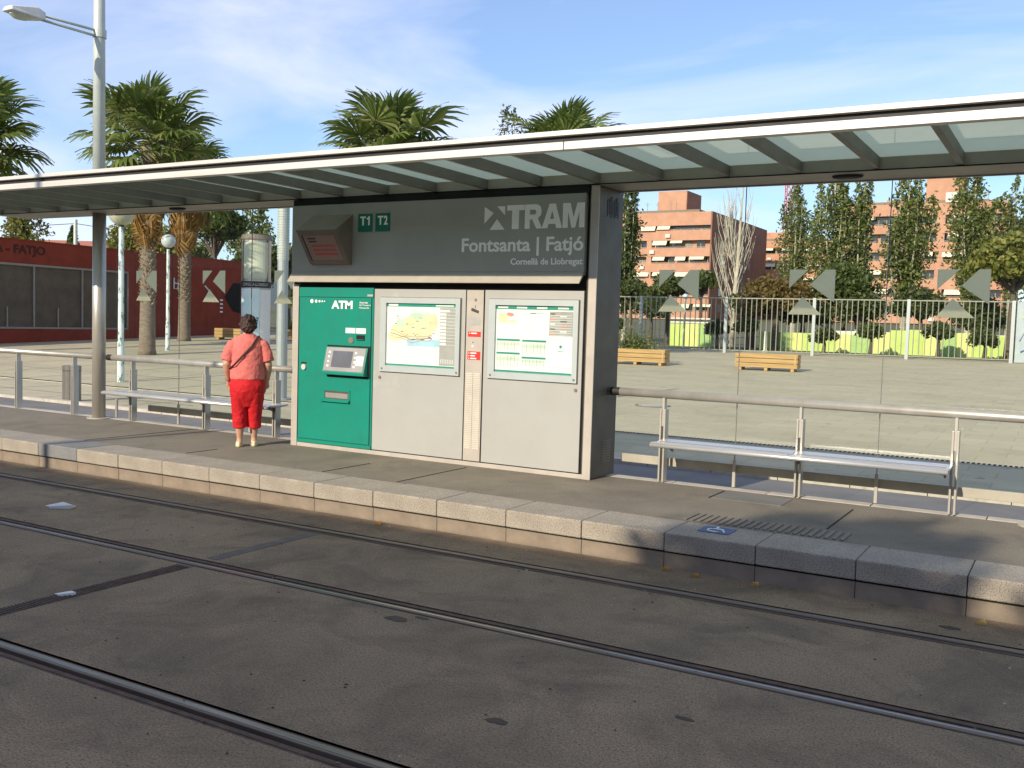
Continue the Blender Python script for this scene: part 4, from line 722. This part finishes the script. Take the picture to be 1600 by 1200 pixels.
def palm(x, y, hc, label, skirt=2.6, scale=1., seed=1, boots=170, nf=36):
    z = gz(y); r = random.Random(seed); t = thing('fan_palm', label, 'palm tree', (x, y, z), 0, 'fan palms on the plaza')
    part('trunk', MB().tube([(0, 0, -.1), (0, 0, .25), (0, .02, hc*.35), (.03, 0, hc*.6), (.02, 0, hc)], [.42, .34, .29, .31, .28], 18), 'trunk', t, local=True, smooth=True)
    for k in range(boots):
        zz = 2.1+(hc*.62-2.1)*k/boots; a = k*2.4; share('leaf_base', bootm, t, (.27*math.cos(a)+.02, .27*math.sin(a), zz), (r.uniform(-.2, .2), r.uniform(-.15, .25), a), (r.uniform(.5, .8), r.uniform(.6, .9), r.uniform(.55, .8)))
    for k in range(nf):
        u = k/(nf-1); el = math.radians(84-118*u+r.uniform(-8, 8)); a = k*2.3999+r.uniform(-.2, .2); s = scale*r.uniform(.9, 1.12)*(.8+.3*min(1, u*2.2))
        o = share('frond', FR[r.randrange(5)], t, (0, 0, hc+.25-.75*u), (0, 0, 0), (s, s, s)); o.rotation_euler = (Matrix.Rotation(a, 3, 'Z') @ Matrix.Rotation(-el, 3, 'Y') @ Matrix.Rotation(r.uniform(-.4, .4), 3, 'X')).to_euler()
    for k in range(int(skirt*10)):
        u = k/(skirt*10); el = math.radians(-52-34*u+r.uniform(-8, 8)); a = k*2.3999+r.uniform(-.3, .3); s = scale*r.uniform(.75, 1.05)
        o = share('dead_frond', DF[r.randrange(4)], t, (.15*math.cos(a), .15*math.sin(a), hc-.45-skirt*.62*u), (0, 0, 0), (s, s*.7, s)); o.rotation_euler = (Matrix.Rotation(a, 3, 'Z') @ Matrix.Rotation(-el, 3, 'Y')).to_euler()
palm(-25.7, 18.7, 9.0, 'fan palm nearest the left column, behind the street lamp mast', 3.2, 1.32, 1)
palm(-34.1, 28.0, 9.2, 'second fan palm with orange dead fronds, behind the silvery globe lamp', 3.2, 1.30, 2)
palm(-13.9, 19.9, 7.85, 'fan palm rising above the roof over the middle of the kiosk', 2.4, 1.32, 3)
palm(-11.1, 28.7, 8.55, 'fan palm with its top just showing above roof, right of centre', 2.0, 1.35, 4)
palm(-32.2, 15.0, 9.1, 'fan palm cut by the left edge of the picture', 3.0, 1.35, 5)
# trees behind the red building and plaza left
poplar(-22.3, 43.3, 14.2, 2.3, 'dark poplar tips showing above the roof beside the farther palm', 'poplardk', 5200, 41, z=.6, group='trees behind the plaza on the left')
poplar(-54.0, 53.5, 11.2, 2.0, 'poplar left of the ribbed pole behind the advertising column', 'poplar', 5600, 42, z=.8, size=.17, group='trees behind the plaza on the left')
poplar(-72.2, 42.8, 11.5, 2.2, 'yellow green poplar above the left end of red building', 'yellowgreen', 5200, 43, z=.5, size=.18, group='trees behind the plaza on the left')
for k, (x, y, h, rd, lm, lab) in enumerate(((-54, 41.5, 8.6, 3.6, 'yellowgreen', 'yellowish leafy tree behind red wall and the nearest palm trunk'), (-55, 47, 7.6, 3.4, 'poplar', 'leafy tree behind red wall between the two palm trunks'), (-47.5, 42.5, 9.6, 2.7, 'poplardk', 'weeping dark tree right of the second palm'), (-52, 51, 6.8, 3.0, 'poplardk', 'low dark tree behind the advertising column'), (-41, 43.4, 6.6, 2.4, 'hedge', 'dark tree between ribbed pole and kiosk'), (-35.5, 40.0, 3.6, 1.8, 'poplardk', 'low bushy tree right of the ribbed pole'))):
    broad(x, y, .5, h, rd, lab, lm, 5600, .19, 61+k, group='trees behind the plaza on the left')
cf = thing('conifer', 'small dark conifer above the red wall left of the column', 'tree', (-63.5, 42.0, .5)); r = np.random.default_rng(9); n = 2600; zz = r.random(n)**1.3*7.5; a = r.random(n)*6.283; rr = (1-zz/7.7)*2.3*r.random(n)**.5
part('trunk', MB().cyl((0, 0, -.2), (0, 0, 7.3), .16, .03, 8), 'bark', cf, local=True); leaves('crown', np.stack([rr*np.cos(a), rr*np.sin(a), zz+.5], 1), .2, 'hedge', cf)

# ================================================================== RED BUILDING ON THE LEFT
ang = math.atan2(17.46, -1.46)
rb = thing('red_building', 'long low red rendered building with shuttered windows and dark lettering', 'building', (-37.8, 19.69, 0), ang)
HW = 5.08
def rbp(n, mb_, m_, parent=rb, **k): return part(n, mb_, m_, parent, local=True, **k)
# local x runs along the facade, local -y is the facade side
S0, S1, W0, W1, Z0, Z1 = -26, 17.6, -25, 8.1, .66, 3.86
rbp('wall', MB().box(S0, S1, 0.0, 6, -.6, Z0).box(S0, S1, 0.0, 6, Z1, HW).box(W1, S1, 0.0, 6, Z0, Z1).box(S0, W0, 0, 6, Z0, Z1).box(W0, W1, .30, 6, Z0, Z1), 'redwall')
fr_ = rbp('window_band', MB().box(W0, W1, -.03, .05, Z0-.06, Z0+.04).box(W0, W1, -.03, .05, Z1-.06, Z1+.05).box(W1-.08, W1, -.03, .05, Z0, Z1), 'winframe')
s_ = 4.34
for k in range(10):
    x = 4.94-3.0*k; rbp('mullion', MB().box(x-.045, x+.045, -.028, .05, Z0+.04, Z1-.06), 'winframe', fr_)
    if k < 4: rbp('short_bar', MB().box(x-1.56, x-1.49, -.01, .05, Z0+.04, Z0+1.05), 'winframe', fr_)
for k in range(11):
    x1 = 7.94-3.0*k if k else 8.02; x0 = 4.94-3.0*k
    sh2 = rbp('shutter', MB().box(x0+.05, x1-.05 if k else x1-.02, .06, .10, Z0+.04, Z1-.06), 'shutter')
    if k < 4:
        q = MB()
        for j in range(22): q.box(x0+.06, x1-.06, .052, .0595, Z0+.08+j*.138, Z0+.20+j*.138)
        rbp('slats', q, 'shutter', sh2, kind='stuff')
t_ = text('wall_lettering', 'FONTSANTA - FATJO', 'signink', rb, -3.75, 2.62, 4.27, 4.86, -.006, .035, .012, local=True)
rbp('dark_opening', MB().prism([(16.0, 2.75), (16.8, 3.7), (17.5, 3.7), (17.5, 1.75), (16.8, 1.85)], 'y', -.02, -.004), 'dark')
q = MB().tube([(11.6, -.02, 3.75), (11.6, -.02, 3.1), (11.9, -.02, 3.1), (11.95, -.02, 3.4), (11.63, -.02, 3.45)], .045, 5).tube([(12.1, -.02, 3.15), (12.3, -.02, 3.45), (12.45, -.02, 3.12)], .04, 5).tube([(14.2, -.02, 3.4), (14.7, -.02, 3.0)], .05, 5); rbp('graffiti', q, 'poster')
q = MB()
for k in range(4): q.box(15.6, 15.85, -.012, -.004, 2.5-k*.25, 2.6-k*.25)
rbp('white_dashes', q, 'white')
for k in range(12): rbp('render_joint', MB().box(8.6+k*1.6-12 if k > 6 else 8.6+k*1.45, 8.62+k*1.6-12 if k > 6 else 8.62+k*1.45, -.004, -.0005, -.3 if k <= 6 else 3.95, HW-.02), 'signink')
rbp('roof_edge', MB().box(S0, S1, -.03, 6.0, HW, HW+.06), 'redwall')

# ================================================================== FAR BUILDINGS
def flats(label, X0, X1, Yf, depth, bands, zbase, ztop, bays, penth, wallm, sidem, awn, seed):
    r = random.Random(seed); t = thing('apartment_building', label, 'building', ((X0+X1)/2, Yf, zbase), 0, 'brick apartment buildings beyond the park')
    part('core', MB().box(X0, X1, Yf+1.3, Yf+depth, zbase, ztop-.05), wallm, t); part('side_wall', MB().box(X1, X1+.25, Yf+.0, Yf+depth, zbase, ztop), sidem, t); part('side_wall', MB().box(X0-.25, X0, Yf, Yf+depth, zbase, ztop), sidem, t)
    for i, (z0, z1) in enumerate(bands):
        bd = part('balcony_band', MB().box(X0, X1, Yf, Yf+.22, z0, z1), wallm, t); part('slab', MB().box(X0, X1, Yf+.22, Yf+1.3, z0-.02, z0+.2), 'concrete', bd)
        part('railing', MB().box(X0, X1, Yf+.04, Yf+.10, z1+.12, z1+.18), 'concrete', bd) if i else None
    for k in range(4):
        x = X0+2+(X1-X0-4)*r.random(); part('aerial', MB().cyl((x, Yf+4, ztop), (x, Yf+4, ztop+2.6), .05, n=5).box(x-.5, x+.5, Yf+3.97, Yf+4.03, ztop+2.2, ztop+2.26).box(x-.35, x+.35, Yf+3.97, Yf+4.03, ztop+1.9, ztop+1.96), 'winframe', t)
    for i in range(len(bands)-1):
        x = X0+2+(X1-X0-5)*r.random(); part('air_conditioner', MB().box(x, x+.9, Yf-.42, Yf-.005, bands[i+1][0]+.5, bands[i+1][0]+1.15), 'whitewall', t)
        zt = bands[i][0]; zb = bands[i+1][1]
        x = X0+.3
        while x < X1-1:
            w = r.uniform(1.5, 2.7); w = min(w, X1-.3-x)
            wn = part('window', MB().box(x, x+w, Yf+1.22, Yf+1.29, zb-.9, zt), r.choice(['glassdark', 'glassdark', 'glassdark', 'blind']), t); part('frame', MB().box(x+w/2-.05, x+w/2+.05, Yf+1.16, Yf+1.215, zb-.9, zt).box(x-.06, x, Yf+1.16, Yf+1.29, zb-.9, zt), 'concrete', wn)
            x += w+r.choice([.12, .12, .5, .9])
        for (bx0, bx1) in bays: part('brick_pier', MB().box(bx0, bx1, Yf+.05, Yf+1.2, zb, zt), wallm, t)
        x = X0+r.uniform(.5, 3)
        while x < X1-2.5:
            w = r.uniform(2, 3.4)
            if r.random() < awn: 
                dr = r.uniform(.5, .95); part('awning', MB().prism([(Yf+.1, zt-.02), (Yf+.12, zt-.10), (Yf-.5*dr, zt-.1-.9*dr), (Yf-.55*dr, zt-.05-.9*dr)], 'x', x, x+w), 'awning', t)
            x += w+r.uniform(.1, 2.2)
    nb = 6
    for k in range(3):
        for j in range(5): z = bands[1][1]-3-3*j; part('side_window', MB().box(X1+.251, X1+.30, Yf+5+k*9, Yf+6.6+k*9, z, z+1.4), r.choice(['glassdark', 'blind']), t)
    for (a, b_, y0, y1, z1) in penth:
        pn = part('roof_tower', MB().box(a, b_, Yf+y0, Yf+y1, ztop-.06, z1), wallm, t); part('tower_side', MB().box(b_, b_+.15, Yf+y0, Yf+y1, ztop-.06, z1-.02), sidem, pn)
    part('roof_terrace', MB().box(X0+1, X1-3, Yf+2, Yf+5.5, ztop-.04, ztop+.7), 'roofstuff', t)
    return t
B1 = flats('orange brick flats with cream awnings just right of the kiosk', -71, -50.9, 164, 36, [(20.75, 23.2), (18.0, 19.9), (15.0, 16.6), (12.1, 13.75), (9.2, 10.8), (6.2, 7.8), (3.2, 4.8)], 2, 23.2, [(-63.4, -62.4), (-71, -70)], [(-64.2, -58.4, 7, 15, 28.2)], 'brick', 'brickshade', .75, 3)
B2 = flats('farther brick flats seen between bare tree and narrow poplar', -56.5, -38.5, 212, 24, [(20.4, 22.0), (17.0, 19.0), (13.9, 15.5), (10.9, 12.5), (7.9, 9.5), (5, 6.5)], 3, 22.0, [], [(-55, -48, 3, 9, 24.2)], 'brick2', 'brickshade', .9, 4)
B3 = flats('large orange brick flats with roof tower behind the poplars on the right', -29.5, -2.8, 172, 42, [(22.3, 24.3), (19.2, 20.7), (16.0, 17.7), (12.9, 14.5), (9.6, 11.3), (6.6, 8.2), (3.6, 5.2)], 2, 24.3, [(-13.5, -12.2), (-7.2, -5.8)], [(-15.9, -9.9, 3, 9, 29.6), (-22.5, -18.5, 4, 8, 25.6)], 'brick', 'brickshade', .35, 5)
part('white_balcony_screen', MB().box(-12.3, -8.9, 171.7, 171.95, 24.35, 26.0).box(-11.0, -7.4, 171.7, 171.95, 20.75, 22.2), 'whitewall', B3)
cr = thing('tower_crane', 'red lattice tower crane far behind the bare tree', 'crane', (-62, 260, 5)); mb = MB()
for sx in (-.9, .9):
    for sy in (-.9, .9): mb.cyl((-62+sx, 260+sy, 5), (-62+sx, 260+sy, 46), .13, n=5)
for k in range(20): z = 6+k*2; mb.cyl((-62.9, 259.1, z), (-61.1, 259.1, z+2), .09, n=4); mb.cyl((-61.1, 259.1, z), (-62.9, 259.1, z+2), .09, n=4); mb.cyl((-61.1, 259.1, z), (-61.1, 260.9, z+2), .09, n=4)
part('mast', mb, 'craner', cr); part('jib', MB().box(-64, -30, 259.6, 260.4, 46, 47), 'craner', cr)
# far left: hill, houses, utility pole and wires
mb = MB(); n = 40; xs_ = [-900+i*22 for i in range(n)]; hh = [14+26*abs(math.sin(i*.37+1))*(.5+.5*math.sin(i*.13+.6))+random.uniform(-2, 2) for i in range(n)]
mb.add([(x, 520+60*math.sin(i), 0) for i, x in enumerate(xs_)]+[(x, 560+60*math.sin(i), h+10) for i, (x, h) in enumerate(zip(xs_, hh))]+[(x, 700, 0) for x in xs_], [(i, i+1, n+i+1, n+i) for i in range(n-1)]+[(n+i, n+i+1, 2*n+i+1, 2*n+i) for i in range(n-1)])
struct('hills', mb, 'hill')
def house(x, y, w, d, z, h, label):
    t = thing('far_house', label, 'house', (x, y, z), .5, 'small houses on the far left'); part('wall', MB().box(-w/2, w/2, -d/2, d/2, 0, h), 'houseA', t, local=True)
    part('roof', MB().prism([(-d/2-.4, h), (0, h+1.6), (d/2+.4, h)], 'x', -w/2-.3, w/2+.3), 'houseroof', t, local=True)
    for k in range(3): part('window', MB().box(-w/2+1+k*w/3.3, -w/2+2.1+k*w/3.3, -d/2-.05, -d/2-.005, h*.5, h*.5+1.3), 'glassdark', t, local=True); part('window', MB().box(w/2+.005, w/2+.05, -d/2+1+k*d/3.3, -d/2+2+k*d/3.3, h*.5, h*.5+1.3), 'glassdark', t, local=True)
house(-133, 94, 16, 9, 2, 9.4, 'low pinkish house behind the red wall next to the column'); house(-118, 93, 13, 9, 2, 8.0, 'cream house with red roof behind the palm skirt'); house(-78, 118, 12, 9, 4, 9.6, 'small house glimpsed right of the second palm'); house(-66, 128, 12, 9, 4, 10.8, 'small red roofed house glimpsed between ribbed pole and kiosk')
up_ = thing('utility_pole', 'white utility pole with cables above the red wall', 'pole', (-58.8, 38.9, .4)); part('shaft', MB().cyl((-58.8, 38.9, .4), (-58.8, 38.9, 8.6), .17, .14, 10), 'pole', up_)
w_ = MB()
for (a, b_) in (((-58.8, 38.9, 8.3), (-76, 26, 8.6)), ((-58.8, 38.9, 8.3), (-38, 60, 7.4))):
    A_, B_ = Vector(a), Vector(b_); w_.tube([A_.lerp(B_, i/8)-Vector((0, 0, .7*(1-(2*i/8-1)**2))) for i in range(9)], .025, 4)
part('cable', w_, 'wire', up_)
# ================================================================== BEHIND THE CAMERA (shades the tracks)
dw = thing('depot_wall', 'long plain building behind the opposite platform, shading the tracks', 'building', (0, -14, ZR))
part('wall', MB().box(-45, 45, -19, -13, ZR, 4.66), 'wallback', dw); part('parapet', MB().box(-45, 45, -13.1, -12.8, 4.661, 4.73), 'edging', dw)
for k in range(12): part('window', MB().box(-40+k*7, -36.5+k*7, -12.99, -12.94, 1.2, 3.2), 'glassdark', dw)
broad(4.1, -22, ZR, 10.3, 1.5, 'leafy tree behind the opposite platform casting dappled shade', 'poplardk', 1150, .15, 81, squash=.55); broad(6.7, -22, ZR, 9.7, 1.6, 'second leafy tree behind the opposite platform', 'poplardk', 1000, .15, 82, squash=.5)
mp_ = thing('shadow_mast', 'unseen thin mast added behind the opposite platform to shade the roof fascia', 'mast', (-3.56, -12.2, ZR)); part('shaft', MB().cyl((-3.56, -12.2, ZR), (-3.56, -12.2, 9.4), .055, n=10), 'galv', mp_); part('foot', MB().box(-3.7, -3.42, -12.34, -12.06, ZR, ZR+.05), 'galv', mp_)  # added mast, itself out of view, casts a stripe onto the roof fascia
# ================================================================== LITTER
def scrap(name, label, cat, x, y, z, pts, m_, extra=None):
    t = thing(name, label, cat, (x, y, z)); q = MB(); n = len(pts); q.add([(x+a, y+b_, z+.004+c) for a, b_, c in pts]+[(x+a, y+b_, z+.002) for a, b_, c in pts], [tuple(range(n))]+[(i, n+i, n+(i+1) % n, (i+1) % n) for i in range(n)]); part('sheet', q, m_, t)
    if extra: part(extra[0], MB().add([(x+a, y+b_, z+.012+c) for a, b_, c in extra[1]], [tuple(range(len(extra[1])))]), extra[2], t)
scrap('paper_scrap', 'crumpled white and orange paper lying between the rails at left', 'litter', .13, -3.33, ZR, [(-.16, -.07, .0), (.0, -.12, .02), (.16, -.02, .03), (.10, .09, .0), (-.06, .06, .03)], 'paper', ('orange_part', [(.03, -.06, .02), (.17, -.02, .02), (.10, .09, .0)], 'orange'))
scrap('paper_scrap', 'small white paper scrap beside the cross drain', 'litter', 2.79, -5.16, ZR, [(-.06, -.04, .0), (.03, -.07, .015), (.09, .02, .02), (.0, .05, .01)], 'paper')
for k, (x, y, m_, lab) in enumerate(((6.16, -2.10, 'deadleaf', 'curled brown leaf under the kerb below the wheelchair mark'), (6.62, -2.07, 'yleaf', 'yellow leaf under the kerb right of the brown leaf'), (8.17, -2.10, 'yleaf', 'yellow leaf under the kerb at the far right'), (5.9, -2.05, 'deadleaf', 'tiny brown leaf left of the curled leaf'), (3.05, -2.08, 'deadleaf', 'tiny dry leaf under the kerb below the poster case'))):
    scrap('fallen_leaf', lab, 'leaf', x, y, ZR, [(-.035, -.015, .0), (-.01, -.03, .03), (.035, -.01, .015), (.02, .02, .03), (-.02, .02, .01)], m_)
for k, (x, y, rx, ry) in enumerate(((4.93, -4.29, .085, .05), (5.05, -4.18, .05, .025), (8.0, -2.32, .07, .035), (7.05, -4.75, .05, .02), (6.3, -5.3, .06, .03))):
    o = part('oil_stain', MB().prism(blob(x, y, rx, ry, 12, .2), 'z', ZR+.0008, ZR+.003), 'stain', None); tag(o, ['dark round stain just below the second rail', 'small dark smear beside the second rail stain', 'dark spot under the kerb at far right', 'small dark spot between the rails at right', 'dark spot in the right foreground'][k], 'stain')

# grit and crumbs scattered over the track
gq = MB(); rg = random.Random(3)
for k in range(900):
    x, y = rg.uniform(-8, 12), rg.uniform(-7.5, -2.0); r_ = rg.uniform(.004, .016); a = rg.uniform(0, 3)
    gq.add([(x+r_*math.cos(a), y+r_*.6*math.sin(a), ZR), (x-r_*math.sin(a), y+r_*.6*math.cos(a), ZR), (x-r_*math.cos(a), y-r_*.6*math.sin(a), ZR), (x, y, ZR+r_*.6)], [(0, 1, 3), (1, 2, 3), (2, 0, 3)], rg.choice([0, 0, 0, 1]))
o = part('track_grit', gq, ['stain', 'edging'], None, kind='stuff'); o['label'] = 'fine dark grit scattered over the tram track surface'; o['category'] = 'grit'
